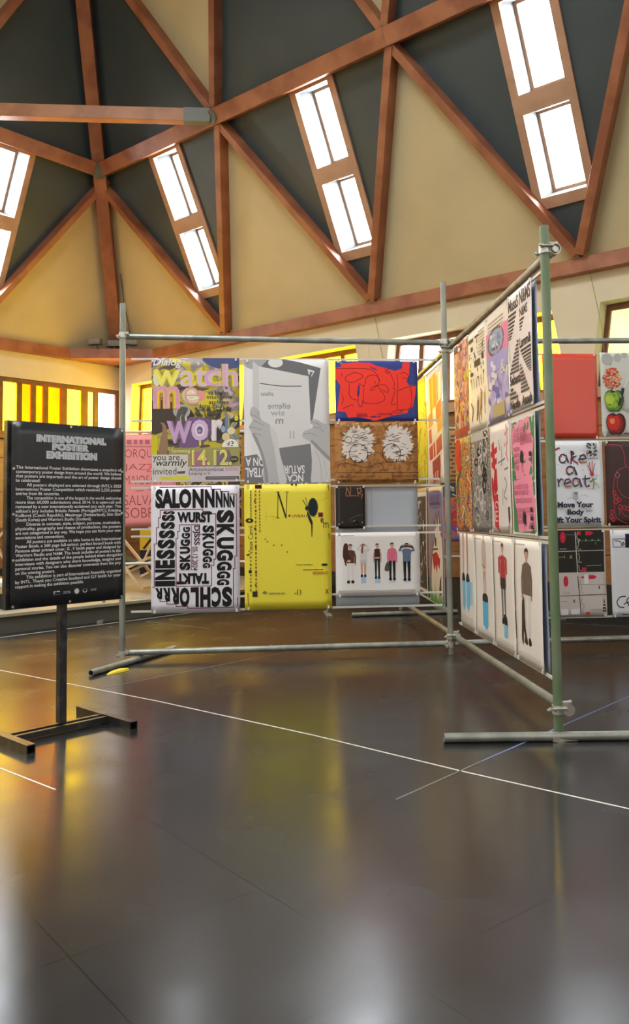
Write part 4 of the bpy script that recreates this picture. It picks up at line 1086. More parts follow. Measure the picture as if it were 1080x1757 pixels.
a3 = Sheet('poster', 'poster', 'lilac poster with a blue oval on a pink band, angled upper row', ptR, 1.392, 1.896, 1.745, 2.448, .012,
           patches('mottle_lilac', [(108, 100, 168), (150, 142, 190), (160, 152, 196), (172, 162, 190), (214, 204, 190)], 6, 4, .8), group=AG, ph=2.0)
a3.rect(0, 0, 100, 24, (226, 214, 200)); a3.rect(0, 22, 100, 54, (222, 122, 158)); a3.ell(44, 38, 38, 19, (84, 82, 70)); a3.ell(44, 38, 33, 15.5, (140, 156, 178))
for i in range(14): x, y = 44 + R_.uniform(-24, 20), 38 + R_.uniform(-11, 9); a3.ell(x, y, R_.uniform(2, 8), R_.uniform(1.5, 4), R_.choice([(180, 188, 200), (108, 124, 150), (206, 208, 210)]), 9)
a3.rect(0, 54, 100, 76, (160, 150, 196))
for x, y in ((20, 60), (28, 66), (22, 74), (34, 78), (24, 84)): a3.poly([(x, y), (x + 12, y + 3), (x + 8, y + 9), (x - 2, y + 6)], (214, 206, 206), 3)
for i in range(16): x, y = R_.uniform(4, 86), R_.uniform(84, 118); a3.poly([(x, y), (x + R_.uniform(5, 14), y + 3), (x + 9, y + R_.uniform(5, 12)), (x - 3, y + 6)], R_.choice([(214, 208, 200), (104, 98, 160), (196, 190, 210)]), 3)
a3.text('&', 62, 66, 26, 18, (206, 202, 190), .01); a3.rect(24, 118, 78, 135, (176, 158, 104)); a3.dashes(10, 8, 80, 22, 3, (150, 140, 124), R_, h=.3); a3.done()
a4 = Sheet('poster', 'poster', 'pinkish white poster with stacks of heavy black words, nearest in the angled upper row', ptR, 1.900, 2.346, 1.758, 2.462, .012, paper(226, 212, 206), group=AG, ph=2.6)
KK = (40, 36, 36)
a4.text('MasaS', 2, 5, 42, 15, KK, .03); a4.text('N&MS', 49, 3, 47, 17, KK, .03); a4.text('N&MS', 49, 23, 34, 11, KK, .03)
def stack(s, x, y, w0, dw, n, h0, dh, col, right=False, rng=rnd(21)):
    for i in range(n):
        w_ = max(4, w0 - dw * i); h = max(1.6, h0 - dh * i)
        xa = x if not right else x + (w0 - w_)
        s.dashes(xa, y, xa + w_, y + h, 1, col, rng, h=.8, lo=.35, hi=.75, gap=.14); y += h * 1.25
stack(a4, 2, 22, 34, 3.2, 8, 4.2, .3, KK); stack(a4, 49, 36, 20, 4, 4, 3.4, .3, KK)
a4.text('Lamm&', 48, 58, 48, 12, KK, .03); stack(a4, 52, 72, 44, 4.5, 9, 3.6, .22, KK, right=True); stack(a4, 2, 60, 40, -1.0, 0, 3, 0, KK)
for i in range(9): a4.dashes(36 - i * 4.0, 58 + i * 4.2, 44, 61.2 + i * 4.2, 1, KK, rnd(40 + i), h=.85, lo=.35, hi=.75, gap=.14)
a4.text('Sebasti', 2, 96, 46, 12, KK, .03); a4.text('Neofle', 2, 126, 40, 11, KK, .03); a4.text('Anouk', 52, 125, 44, 12, KK, .03)
for i in range(8): a4.dashes(49, 88 + i * 4.4, 54 + i * 4.6, 91.4 + i * 4.4, 1, KK, rnd(60 + i), h=.85, lo=.35, hi=.75, gap=.14)
for i in range(3): a4.dashes(2, 111 + i * 5, 16 + i * 10, 115 + i * 5, 1, KK, rnd(80 + i), h=.85, lo=.35, hi=.75, gap=.14)
a4.done()
b1 = Sheet('poster', 'poster', 'dense red, yellow and blue graffiti poster, furthest in the angled middle row', ptR, .385, .872, 1.022, 1.722, .012,
           patches('mottle_graffiti', [(52, 52, 120), (190, 60, 40), (214, 160, 70), (90, 70, 80), (226, 190, 90), (120, 60, 90), (226, 110, 40)], 12, 4, 1.6), group=AG, ph=3.2)
for i in range(36):
    x, y = R_.uniform(0, 90), R_.uniform(4, 130); b1.line([(x, y), (x + R_.uniform(-10, 14), y + R_.uniform(-10, 12)), (x + R_.uniform(-12, 18), y + R_.uniform(6, 20))], R_.uniform(1.5, 4), R_.choice([(240, 214, 80), (216, 40, 40), (40, 40, 60), (236, 150, 60), (224, 216, 200), (60, 120, 70)]), 3)
b1.poly([(4, 2), (34, 4), (30, 36), (44, 44), (18, 50), (2, 30)], (220, 44, 36), 3); b1.done()
b2 = Sheet('poster', 'poster', 'black and white swirled lettering poster, angled middle row', ptR, .900, 1.385, 1.026, 1.722, .012,
           patches('mottle_black_white', [(32, 30, 32), (168, 160, 152), (36, 34, 36), (186, 178, 168), (40, 38, 40), (174, 166, 158)], 17, 2, 2.4), group=AG, ph=.8)
b2.rect(0, 0, 100, 12, (190, 182, 172)); b2.rect(68, 2, 94, 18, (30, 28, 30)); b2.ring(80, 8, 7, 4, 2.4, (214, 206, 196))
for i in range(28):
    x, y = R_.uniform(8, 84), R_.uniform(20, 128); b2.ring(x, y, R_.uniform(4, 10), R_.uniform(4, 11), R_.uniform(2, 3.5), R_.choice([(28, 26, 28), (206, 198, 188)]), 12)
b2.done()
b3 = Sheet('poster', 'poster', 'pale poster with heavy red painted strokes, angled middle row', ptR, 1.412, 1.868, 1.034, 1.722, .012, paper(222, 212, 204), group=AG, ph=1.9)
RED = (192, 32, 44)
for q in ([(10, 24), (22, 20), (26, 62), (14, 56)], [(4, 34), (36, 28), (36, 36), (4, 42)], [(8, 48), (34, 42), (34, 50), (8, 56)], [(20, 60), (32, 56), (34, 84), (22, 92), (14, 80)], [(6, 66), (14, 70), (18, 92), (10, 100), (4, 84)], [(12, 92), (34, 90), (36, 134), (44, 140), (16, 132)]): b3.poly(q, RED)
b3.ring(26, 104, 7, 4, 2, (226, 196, 190)); b3.text('E', 18, 112, 14, 14, (226, 196, 190), .0)
for q in ([(82, 4), (88, 20), (84, 42)], [(76, 16), (92, 10)], [(74, 30), (90, 26)], [(80, 40), (92, 50)]): b3.line(q, 4, (224, 150, 156), 3)
for l in ([(40, 50), (76, 46)], [(58, 30), (60, 48), (54, 54)], [(70, 70), (82, 78), (66, 92), (80, 98)], [(60, 84), (58, 104)], [(72, 60), (92, 58)], [(86, 112), (90, 126), (82, 134)], [(46, 20), (50, 34)]): b3.line(l, 1.6, (110, 100, 96), 4)
b3.poly([(84, 108), (92, 106), (94, 122), (86, 128)], (60, 52, 50)); b3.done()
b4 = Sheet('poster', 'poster', 'pink and green poster with fine black scrawl, nearest in the angled middle row', ptR, 1.888, 2.352, 1.036, 1.716, .012, paper(58, 128, 78), group=AG, ph=2.4)
b4.rect(0, 0, 100, 140, (222, 212, 204)); b4.rect(4, 4, 96, 138, (58, 128, 78))
b4.poly([(6, 8), (76, 2), (84, 24), (92, 30), (88, 50), (90, 72), (20, 74), (14, 48), (8, 40)], (234, 138, 162)); b4.poly([(10, 76), (84, 70), (90, 92), (96, 104), (92, 134), (24, 138), (18, 112), (10, 100)], (234, 138, 162))
for (x0, y0, x1, y1, n) in ((12, 12, 66, 30, 3), (40, 22, 84, 34, 2), (14, 34, 34, 64, 4), (12, 80, 70, 94, 2), (16, 96, 84, 104, 1), (14, 108, 50, 128, 3), (56, 108, 86, 114, 1)):
    for r in range(n):
        yy = y0 + (y1 - y0) * (r + .5) / n; x = x0
        while x < x1: b4.ring(x + 2, yy, R_.uniform(1.2, 2.6), R_.uniform(1.8, 3), .7, (150, 56, 84), 8); x += R_.uniform(4, 7)
for (x, y) in ((46, 46), (50, 118)): b4.poly([(x, y - 6), (x + 7, y - 2), (x + 5, y + 5), (x + 9, y + 8), (x - 2, y + 9), (x - 5, y + 2)], (30, 24, 28), 3); b4.line([(x + 2, y + 8), (x + 3, y + 20)], 1.2, (60, 36, 46))
for y in (44, 108, 118, 128): b4.rect(78, y, 88, y + 5, (40, 28, 36)); b4.dashes(76, y + 7, 90, y + 10, 1, (110, 60, 76), R_)
b4.done()
CR = (232, 224, 214)
c1 = Sheet('poster', 'poster', 'white poster of bare legs in dark shoes over blue blocks, angled lower row', ptR, .455, .915, .304, 1.002, .012, paper(*CR), group=AG, ph=.2)
for x in (26, 52): 
    c1.poly([(x - 6, 0), (x + 6, 0), (x + 5, 30), (x + 3.4, 62), (x - 3.4, 62), (x - 4.6, 30)], (206, 150, 126)); c1.poly([(x - 6, 60), (x + 6, 60), (x + 12, 72), (x - 2, 74), (x - 9, 70)], (34, 32, 36), 3)
for x in (24, 50): c1.poly([(x - 6, 72), (x + 14, 70), (x + 15, 106), (x + 6, 116), (x - 4, 108)], (122, 184, 212)); 
c1.rect(66, 70, 80, 104, (150, 198, 216)); c1.dashes(8, 122, 84, 134, 4, (190, 184, 178), R_, lo=2, hi=8, gap=.2, h=.4); c1.done()
c2 = Sheet('poster', 'poster', 'white poster of a thin pale figure above a blue block, angled lower row', ptR, .938, 1.410, .306, 1.002, .012, paper(*CR), group=AG, ph=1.0)
person(c2, 50, -10, 100, (196, 178, 168), (206, 170, 156), (206, 170, 150), (110, 80, 70), wd=.9, legskin=True); c2.line([(44, 40), (52, 44)], 3, (190, 60, 60)); c2.line([(50, 50), (46, 62)], 3, (190, 60, 60))
c2.poly([(40, 80), (62, 80), (64, 92), (40, 92)], (36, 34, 38), 3); c2.poly([(38, 90), (66, 90), (66, 122), (58, 128), (40, 122)], (92, 176, 212)); c2.dashes(8, 128, 88, 134, 3, (190, 184, 178), R_, lo=2, hi=8, gap=.2, h=.4); c2.dashes(5, 4, 40, 6, 1, (170, 164, 158), R_); c2.done()
c3 = Sheet('poster', 'poster', 'white poster of a person in a red top and grey trousers, angled lower row', ptR, 1.432, 1.890, .304, 1.002, .012, paper(*CR), group=AG, ph=1.8)
person(c3, 45, 6, 102, (176, 46, 60), (110, 104, 106), (206, 160, 136), (60, 36, 30), wd=1.25, sleeve=(206, 160, 136)); c3.rect(33, 50, 57, 64, (48, 42, 46)); c3.poly([(33, 22), (25, 26), (24, 44), (30, 46), (33, 34)], (176, 46, 60)); c3.poly([(57, 22), (65, 26), (66, 44), (60, 46), (57, 34)], (176, 46, 60))
c3.poly([(44, 96), (58, 98), (60, 112), (46, 110)], (36, 34, 38), 3); c3.rect(44, 108, 60, 124, (120, 184, 212)); c3.dashes(8, 128, 90, 134, 3, (190, 184, 178), R_, lo=2, hi=8, gap=.2, h=.4); c3.dashes(5, 4, 40, 6, 1, (170, 164, 158), R_); c3.done()
c4 = Sheet('poster', 'poster', 'white poster of a person in brown jumper and white trousers, nearest angled lower one', ptR, 1.908, 2.392, .304, 1.002, .012, paper(*CR), group=AG, ph=2.7)
person(c4, 44, 8, 110, (106, 88, 76), (214, 208, 200), (190, 150, 126), (66, 44, 36), shoe=(30, 28, 30), wd=1.45, sleeve=(106, 88, 76)); c4.poly([(26, 66), (34, 68), (36, 100), (44, 116), (36, 118), (30, 104), (26, 120), (20, 114), (22, 96)], (66, 46, 38), 3)
c4.line([(28, 68), (30, 62)], 3, (190, 150, 126)); c4.dashes(8, 128, 92, 134, 3, (190, 184, 178), R_, lo=2, hi=8, gap=.2, h=.4); c4.dashes(5, 4, 40, 6, 1, (170, 164, 158), R_); c4.done()
for (z0, z1, what) in ((1.760, 2.455, 'upper'), (1.034, 1.722, 'middle'), (.310, .998, 'lower')):
    Sheet('poster', 'poster', 'blue-grey reverse of a sheet hung behind the nearest poster, angled %s row' % what, ptR, 1.935, 2.405 if what == 'lower' else 2.362, z0, z1, -.014, paper(150, 162, 186), group='posters hung on the far side', ph=1.3, clips=False)

# ================================================================== right bay
RG = 'posters of the right bay'
d1 = Sheet('poster', 'poster', 'plain glossy red poster without lettering, right bay', ptL, 3.492, 3.968, 1.768, 2.490, .004, mat('red_print', srgb(216, 74, 56), .28), group=RG, ph=.6, amp=.006); d1.done()
d2_ = Sheet('poster', 'poster', 'pale poster with a dotted ball, a green apple and a red apple in a column', ptL, 3.996, 4.50, 1.786, 2.500, .004, paper(206, 206, 198), (835, 88, 1390, 855), RG, ph=1.4)
for x, y, r in ((906, 150, 56), (1006, 136, 40), (1074, 112, 28), (1160, 120, 44), (1260, 140, 54)): d2_.ell(x, y, r, r, (180, 180, 172))
d2_.line([(936, 190), (936, 204)], 6, (80, 60, 40)); R_ = rnd(31)
for i in range(240):
    a = R_.uniform(0, 6.28); k = math.sqrt(R_.random()); d2_.ell(944 + 88 * k * math.cos(a), 322 + 96 * k * math.sin(a), R_.uniform(6, 11), R_.uniform(5, 9), R_.choice([(214, 60, 48), (238, 170, 120), (232, 110, 70), (240, 212, 150), (196, 40, 56)]), 7)
def apple(cx, cy, rx, ry, c0, cols):
    out = [(0, -.86), (.35, -1), (.8, -.82), (1, -.3), (.95, .25), (.72, .75), (.38, 1), (.0, .93), (-.36, 1), (-.7, .76), (-.95, .25), (-1, -.3), (-.8, -.82), (-.35, -1)]
    for (k, ox, oy, c) in cols: d2_.poly([(cx + rx * k * x + rx * ox, cy + ry * k * y + ry * oy) for x, y in out], c, 4)
    d2_.line([(cx - 12, cy - ry * .82), (cx - 22, cy - ry * 1.1)], 8, (50, 44, 34)); d2_.ell(cx - 10, cy - ry * .84, 22, 8, tuple(int(v * .6) for v in cols[0][3]))
apple(956, 532, 94, 98, None, [(1, 0, 0, (58, 84, 44)), (.9, -.10, -.02, (98, 140, 48)), (.72, -.24, -.06, (146, 182, 48)), (.4, -.46, -.10, (186, 208, 72))])
apple(966, 744, 94, 98, None, [(1, 0, 0, (64, 30, 30)), (.86, -.12, -.04, (140, 36, 30)), (.66, -.26, -.1, (200, 48, 36)), (.26, -.38, -.26, (236, 130, 70))])
d2_.poly([(1034, 410), (1062, 420), (1016, 580), (990, 570)], (48, 52, 46)); d2_.dashes(1010, 470, 1030, 540, 1, (200, 200, 190), R_, vertical=True)
for i in range(12): d2_.line([(1060 - i * 1, 600), (1090 + i * 22, 480 + i * 26)], 3, (176, 178, 172))
d2_.line([(1044, 830), (1090, 830)], 6, (60, 60, 60)); d2_.line([(1062, 400), (1090, 330)], 14, (224, 224, 220)); d2_.done()
d3 = Sheet('poster', 'poster', 'white poster with thorny coloured lettering and a heavy line about moving your body', ptL, 3.500, 3.990, 1.034, 1.748, .004, paper(234, 238, 244), (572, 190, 948, 700), RG, ph=2.3)
TH = [(70, 52, 84), (150, 44, 74), (52, 78, 84), (164, 110, 60), (60, 50, 90)]
def thorny(s, pts, wd, rng, cols):
    pts = smooth(pts, 4)
    for i, (a, b) in enumerate(zip(pts, pts[1:])):
        c = cols[(i // 5) % len(cols)]; s.line([a, b], wd * rng.uniform(.75, 1.2), c)
        if i % 3 == 1:
            dx, dy = b[0] - a[0], b[1] - a[1]; l = math.hypot(dx, dy) + 1e-6; sg = rng.choice((-1, 1)); s.poly([(a[0] - dy / l * sg * wd * .3, a[1] + dx / l * sg * wd * .3), (b[0] - dy / l * sg * wd * .3, b[1] + dx / l * sg * wd * .3), (b[0] - dy / l * sg * wd * 1.4 + dx, b[1] + dx / l * sg * wd * 1.4 + dy)], c)
r3 = rnd(33)
for st_ in ([(590, 236), (624, 246), (662, 232)], [(628, 246), (632, 280), (624, 318)],                                      # T
            [(706, 280), (676, 272), (660, 300), (676, 322), (706, 306), (706, 276), (718, 322)],                             # a
            [(738, 252), (742, 290), (736, 326)], [(774, 280), (744, 300), (782, 324)], [(738, 254), (756, 262), (748, 276)], # k
            [(796, 300), (836, 294), (822, 274), (798, 288), (796, 316), (840, 318)],                                         # e
            [(752, 350), (716, 346), (704, 374), (722, 392), (752, 376), (754, 348), (772, 394)],                             # a
            [(592, 412), (600, 452), (616, 464)], [(580, 424), (620, 420)],                                                   # t
            [(644, 418), (650, 464)], [(650, 436), (664, 420), (680, 424)],                                                   # r
            [(690, 446), (728, 438), (716, 418), (692, 432), (690, 460), (730, 464)],                                         # e
            [(782, 420), (752, 418), (744, 446), (758, 464), (784, 448), (786, 418), (798, 466)],                             # a
            [(826, 400), (824, 440), (834, 466), (852, 458)], [(806, 420), (856, 416)]):                                      # t
    thorny(d3, st_, 9, r3, TH)
d3.rect(838, 202, 912, 292, (206, 208, 210))
for i in range(46): x, y = r3.uniform(842, 906), r3.uniform(206, 284); d3.ell(x, y, r3.uniform(2, 9), r3.uniform(2, 8), r3.choice([(34, 34, 38), (60, 60, 64), (120, 120, 122)]), 8)
for l in ([(866, 390), (850, 350), (842, 336)], [(868, 388), (858, 346), (856, 320)], [(872, 388), (872, 342), (874, 312)], [(876, 388), (884, 350), (892, 326)]): d3.line(l, 5, (176, 60, 84), 3)
d3.ell(870, 392, 12, 12, (190, 50, 74)); d3.line([(866, 410), (880, 440), (874, 480)], 7, (120, 150, 60), 3); d3.line([(880, 430), (906, 456), (912, 474)], 5, (170, 190, 90), 3); d3.line([(858, 440), (876, 424), (900, 420)], 5, (60, 90, 60), 3)
for i in range(14): x, y = r3.uniform(640, 900), r3.uniform(330, 540); d3.ell(x, y, 3, 3, r3.choice(TH), 6)
d3.rect(742, 494, 774, 538, (176, 180, 186)); d3.line([(750, 506), (764, 504), (758, 520)], 4, (60, 60, 70)); d3.line([(600, 310), (596, 340), (590, 360)], 5, (170, 190, 80))
NV = (42, 38, 60)
d3.text('Move Your', 636, 556, 236, 34, NV, .045); d3.text('Body', 700, 600, 110, 42, NV, .045); d3.text('Lift Your Spirit', 606, 646, 314, 44, NV, .045); d3.dashes(822, 604, 866, 618, 2, (120, 120, 130), r3); d3.done()
d4 = Sheet('poster', 'poster', 'dark maroon poster with thin pink outline drawing, right bay', ptL, 4.012, 4.50, 1.034, 1.744, .004, paper(62, 36, 36), (940, 195, 1320, 700), RG, ph=3.0)
PK = (196, 66, 84); PP = (206, 130, 130)
for l in ([(946, 222), (980, 214), (1040, 220), (1070, 260), (1080, 340), (1110, 360)], [(1080, 350), (1030, 370), (1000, 420), (990, 520), (1000, 640), (1030, 670), (1080, 690)], [(1020, 380), (1036, 398), (1024, 416), (1008, 402), (1020, 380)], [(1022, 416), (1020, 470), (1050, 520), (1100, 540)], [(1110, 240), (1180, 250), (1220, 330), (1200, 460), (1240, 600)], [(1030, 640), (1026, 600), (1060, 640), (1100, 650), (1200, 640), (1290, 660)]): d4.line(l, 3.4, PP if l[0][0] == 1020 else PK, 5)
for (x, y) in ((996, 504), (1008, 530), (1030, 548), (1006, 560), (1034, 590), (1060, 596), (1084, 600), (976, 620), (972, 650), (984, 664)): d4.ring(x, y, 11, 13, 4, (214, 60, 76), 10)
d4.done()
d5 = Sheet('poster', 'poster', 'diagram poster divided into four black and four white panels with red shapes', ptL, 3.505, 3.990, .282, .998, .004, paper(214, 206, 202, .25), (20, 165, 810, 1280), RG, ph=.5)
d5.rect(20, 165, 790, 716, (42, 39, 36)); W_ = (206, 202, 192); R4 = (206, 40, 66); GN = (110, 170, 110)
for l, wd, c in (([(20, 440), (780, 430)], 9, W_), ([(392, 190), (412, 716)], 12, W_), ([(20, 716), (800, 714)], 8, W_), ([(412, 760), (440, 1250)], 11, (70, 64, 60)), ([(150, 1012), (806, 1000)], 8, (60, 54, 50)), ([(430, 872), (800, 872)], 5, (120, 112, 106)), ([(440, 306), (750, 304)], 6, GN), ([(536, 628), (746, 624)], 8, GN), ([(146, 514), (236, 508)], 6, (150, 170, 80)), ([(234, 490), (234, 528)], 8, (150, 170, 80)), ([(270, 222), (380, 226)], 6, (120, 116, 108)), ([(170, 406), (264, 406)], 7, W_), ([(580, 1198), (740, 1196)], 5, (90, 96, 84)), ([(160, 1084), (256, 1084)], 4, (120, 130, 100)), ([(200, 976), (290, 976)], 5, (110, 104, 98))): d5.line(l, wd, c)
d5.ell(216, 256, 40, 74, R4); d5.ell(240, 824, 34, 70, R4); d5.ell(216, 256, 6, 6, (240, 160, 150)); d5.ell(240, 824, 6, 6, (240, 160, 150))
for (x, y) in ((534, 204), (566, 774)): d5.poly([(x, y - 24), (x + 70, y - 24), (x + 118, y), (x + 70, y + 26), (x, y + 28)], R4)
d5.poly([(412, 200), (440, 176), (470, 182), (470, 230), (430, 230)], R4); d5.poly([(440, 776), (494, 760), (496, 792)], R4); d5.rect(474, 650, 534, 704, R4); d5.rect(510, 1226, 564, 1268, (196, 60, 50))
for l in ([(430, 190), (410, 250), (440, 330), (420, 400), (470, 414)], [(420, 330), (446, 300), (420, 270)], [(430, 462), (446, 520), (430, 580), (474, 580)], [(430, 620), (440, 680), (466, 694)]): d5.line(l, 7, W_, 5)
for l in ([(450, 800), (440, 860), (460, 900), (446, 960), (476, 980)], [(460, 1040), (450, 1100), (490, 1140), (466, 1180), (480, 1240)]): d5.line(l, 7, (150, 142, 136), 5)
for x in (455, 540, 628, 716): d5.ell(x, 292, 7, 10, (190, 206, 180), 8)
d5.rect(304, 490, 340, 532, (140, 140, 96)); d5.rect(334, 1060, 360, 1100, (130, 136, 110)); d5.rect(700, 890, 716, 932, (60, 54, 52)); d5.rect(668, 326, 684, 352, (110, 108, 100))
d5.poly([(768, 1040), (800, 1224), (744, 1224)], (60, 52, 54)); 
for y in (1110, 1150, 1190): d5.rect(756, y, 786, y + 14, (214, 206, 202))
d5.rect(160, 1180, 260, 1256, (234, 230, 240)); d5.rect(300, 1180, 420, 1250, (234, 230, 240)); d5.rect(500, 740, 560, 860, (232, 230, 234)); d5.done()
d6 = Sheet('poster', 'poster', 'pale blue-white poster with a small framed sketch above and looping black strokes below', ptL, 4.035, 4.53, .270, .994, .004, paper(226, 229, 234), (818, 150, 1620, 1288), RG, ph=1.6)
d6.line([(852, 266), (1030, 266), (1030, 374), (856, 374)], 9, (48, 46, 64), closed=True); d6.rect(1030, 200, 1180, 384, (30, 32, 48)); d6.line([(880, 290), (950, 300), (985, 340), (1000, 310), (1010, 346), (960, 350)], 12, (60, 58, 74), 4)
for l in ([(1010, 1020), (930, 1030), (886, 1090), (910, 1150), (980, 1166)], [(1120, 1030), (1050, 1040), (1024, 1090), (1060, 1140), (1100, 1180), (1070, 1250), (950, 1254)], [(980, 1122), (1060, 1090), (1160, 1060), (1300, 1080)], [(1040, 1140), (1160, 1150), (1240, 1200)], [(1200, 1000), (1320, 1080), (1400, 1240)]): d6.line(l, 13, (24, 24, 28), 6)
d6.done()

# ================================================================== far bay behind the middle post
FG = 'posters of the far bay'
e1 = Sheet('poster', 'poster', 'acid yellow poster with small olive marks, deepest of the far bay', ptR, -1.50, -.80, 1.432, 2.446, .012, paper(214, 200, 40), group=FG, ph=.6)
R_ = rnd(51)
for i in range(60): x, y = R_.uniform(6, 90), R_.uniform(8, 132); e1.line([(x, y), (x + R_.uniform(-3, 6), y + R_.uniform(-5, 6)), (x + R_.uniform(-2, 6), y + R_.uniform(2, 9))], 1.3, R_.choice([(120, 110, 30), (90, 84, 30), (150, 140, 36)]), 3)
e1.done()
e2 = Sheet('poster', 'poster', 'white poster with blocks fading from yellow to dark red, beside the middle post', ptR, -.765, -.055, 1.410, 2.422, .012, paper(228, 218, 206), group=FG, ph=1.9)
for q, c in (([(20, 8), (60, 4), (64, 44), (24, 50)], (232, 160, 36)), ([(34, 8), (44, 6), (46, 46), (36, 48)], (238, 196, 60)), ([(60, 10), (74, 8), (76, 40), (64, 44)], (206, 176, 150)), ([(10, 54), (36, 48), (40, 66), (12, 70)], (232, 150, 40)), ([(58, 46), (92, 40), (94, 60), (60, 66)], (222, 120, 44)), ([(12, 72), (28, 70), (30, 88), (14, 90)], (206, 92, 40)), ([(66, 64), (96, 60), (96, 76), (68, 80)], (234, 160, 50)),
             ([(12, 94), (34, 90), (36, 108), (14, 110)], (190, 56, 40)), ([(38, 90), (48, 88), (50, 106), (40, 108)], (200, 40, 40)), ([(56, 88), (92, 82), (94, 100), (58, 106)], (190, 60, 44)), ([(30, 112), (80, 106), (80, 122), (32, 128)], (160, 40, 40)), ([(34, 128), (46, 126), (46, 138), (36, 139)], (200, 36, 44)), ([(50, 126), (60, 125), (60, 136), (52, 138)], (200, 36, 44)), ([(64, 124), (78, 122), (78, 134), (66, 136)], (150, 34, 38))): e2.poly(q, c)
e2.done()
e3 = Sheet('poster', 'poster', 'dark poster with white ragged shapes, deepest of the far bay lower row', ptR, -1.50, -.835, .380, 1.384, .012, paper(60, 54, 52), group=FG, ph=2.6)
e3.rect(4, 4, 96, 136, (214, 206, 200)); e3.rect(10, 10, 90, 132, (66, 60, 58))
for i in range(30): x, y = R_.uniform(10, 84), R_.uniform(14, 126); e3.poly([(x, y), (x + R_.uniform(4, 14), y + R_.uniform(-6, 2)), (x + R_.uniform(0, 8), y + R_.uniform(6, 16))], R_.choice([(214, 208, 200), (170, 160, 154), (36, 32, 32)]))
e3.done()
e4 = Sheet('poster', 'poster', 'poster of a white spiky creature with a red mouth on grey, beside the middle post', ptR, -.800, -.110, .362, 1.382, .012, paper(134, 128, 150), group=FG, ph=3.3)
e4.poly([(6, 6), (60, 4), (86, 8), (88, 22), (60, 26), (10, 24)], (120, 112, 160), 3)
for x in (14, 30, 48, 66): e4.line([(x, 9), (x - 2, 20), (x + 8, 20), (x + 9, 10)], 3, (50, 46, 70)); 
e4.poly([(40, 60), (36, 40), (46, 50), (50, 32), (58, 48), (70, 30), (74, 52), (88, 60), (92, 90), (90, 140), (12, 140), (14, 110), (24, 80)], (226, 216, 200)); e4.line([(40, 60), (36, 40), (46, 50), (50, 32), (58, 48), (70, 30), (74, 52), (88, 60), (92, 90), (90, 140)], 2.4, (40, 34, 34)); e4.line([(40, 60), (24, 80), (14, 110), (12, 140)], 2.4, (40, 34, 34))
e4.poly([(24, 82), (52, 78), (74, 86), (70, 98), (58, 92), (52, 104), (44, 94), (34, 102)], (196, 40, 44)); e4.ell(46, 66, 5, 6, (40, 36, 36)); e4.line([(30, 76), (60, 74)], 2, (50, 44, 44)); e4.poly([(70, 112), (80, 104), (78, 126), (66, 132)], (60, 54, 54))
for i in range(9): x = 4 + i * 10; e4.poly([(x, 140), (x + 3, 116 + (i % 3) * 5), (x + 11, 140)], (64, 130, 60) if i % 2 else (90, 160, 70))
e4.done()

# ================================================================== rear display screens, seen through the gaps
def screen(x0, x1, y, ztop, name_label):
    q0 = V((x0, y, 0)); d = DL; n = NLn; L_ = (x1 - x0) / d.x
    r = empty('display_screen', q0, name_label, 'display screen')
    for u in (0, L_):
        b = MB(); b.tube(q0 + d * u, q0 + d * u + Zv * (ztop + .01), .018, 14); b.build('post', grey_metal, r)
        b = MB(); b.cbox(q0 + d * u + Zv * .012, n, d, Zv, .5, .06, .024); b.build('foot', grey_metal, r)
    b = MB(); b.tube(q0 + Zv * ztop, q0 + d * L_ + Zv * ztop, .016, 14); b.build('top_rail', alu, r)
    b = MB(); b.tube(q0 + Zv * .62, q0 + d * L_ + Zv * .62, .016, 14); b.build('bottom_rail', alu, r)
    return lambda u, z, o=0: q0 + d * u + Zv * z + n * o
RY = 9.25
RWX = lambda px, y=RY: (px - CX) / F_PX * y
pa = screen(RWX(178), RWX(560), RY, 2.10, 'long low display screen behind the left bay, holding the pink poster')
ux = lambda px: (RWX(px) - RWX(178)) / DL.x
GG = 'posters on the rear screens'
f1 = Sheet('poster', 'poster', 'pink poster with hand drawn dark red capitals, behind the information board', pa, ux(196), ux(300), 1.03, 2.07, .03, paper(240, 150, 150), (196, 751, 300, 912), GG, ph=.4, clips=False)
DR_ = (126, 44, 54)
f1.dashes(217, 759, 290, 770, 1, (196, 108, 112), rnd(77), h=.7, lo=.4, hi=.8, gap=.35); f1.line([(214, 772), (298, 773)], .9, DR_); f1.text('ORQUES', 214, 777, 62, 17, DR_, -.018); f1.text('JAZ', 213, 803, 37, 13, DR_, -.018); f1.text('Z', 250, 803, 12, 13, (226, 60, 66), -.01); f1.text('MAIOSAN', 213, 823, 62, 15, DR_, -.018)
f1.line([(248, 842), (262, 852)], .9, DR_); f1.line([(232, 850), (246, 849)], .9, DR_); f1.text('SALVAT', 213, 857, 64, 17, DR_, -.018); f1.text('SOBRE', 214, 879, 60, 17, DR_, -.018); f1.done()
f2 = Sheet('poster', 'poster', 'dark patterned poster glimpsed between the left bay rows, beside the pink poster', pa, ux(308), ux(412), 1.03, 2.07, .03, patches('mottle_dark', [(40, 36, 36), (190, 170, 120), (60, 54, 50), (206, 180, 60), (50, 44, 44)], 5), group=GG, ph=1.2, clips=False)
f3 = Sheet('poster', 'poster', 'blue and white patterned poster glimpsed under the drawn hands poster', pa, ux(440), ux(552), 1.03, 2.07, .03, patches('mottle_blue', [(60, 90, 140), (200, 204, 210), (90, 130, 170), (226, 226, 224), (50, 60, 90)], 5), group=GG, ph=2.2, clips=False)
pb = screen(RWX(752, 9.9), RWX(872, 9.9), 9.9, 2.16, 'low display screen behind the middle post, holding the tan notice')
ux2 = lambda px: (RWX(px, 9.9) - RWX(752, 9.9)) / DL.x
f4 = Sheet('poster', 'poster', 'tan poster covered in small brown text, just right of the middle post', pb, ux2(756), ux2(860), 1.52, 2.13, .03, paper(186, 146, 92), group=GG, ph=.9, clips=False)
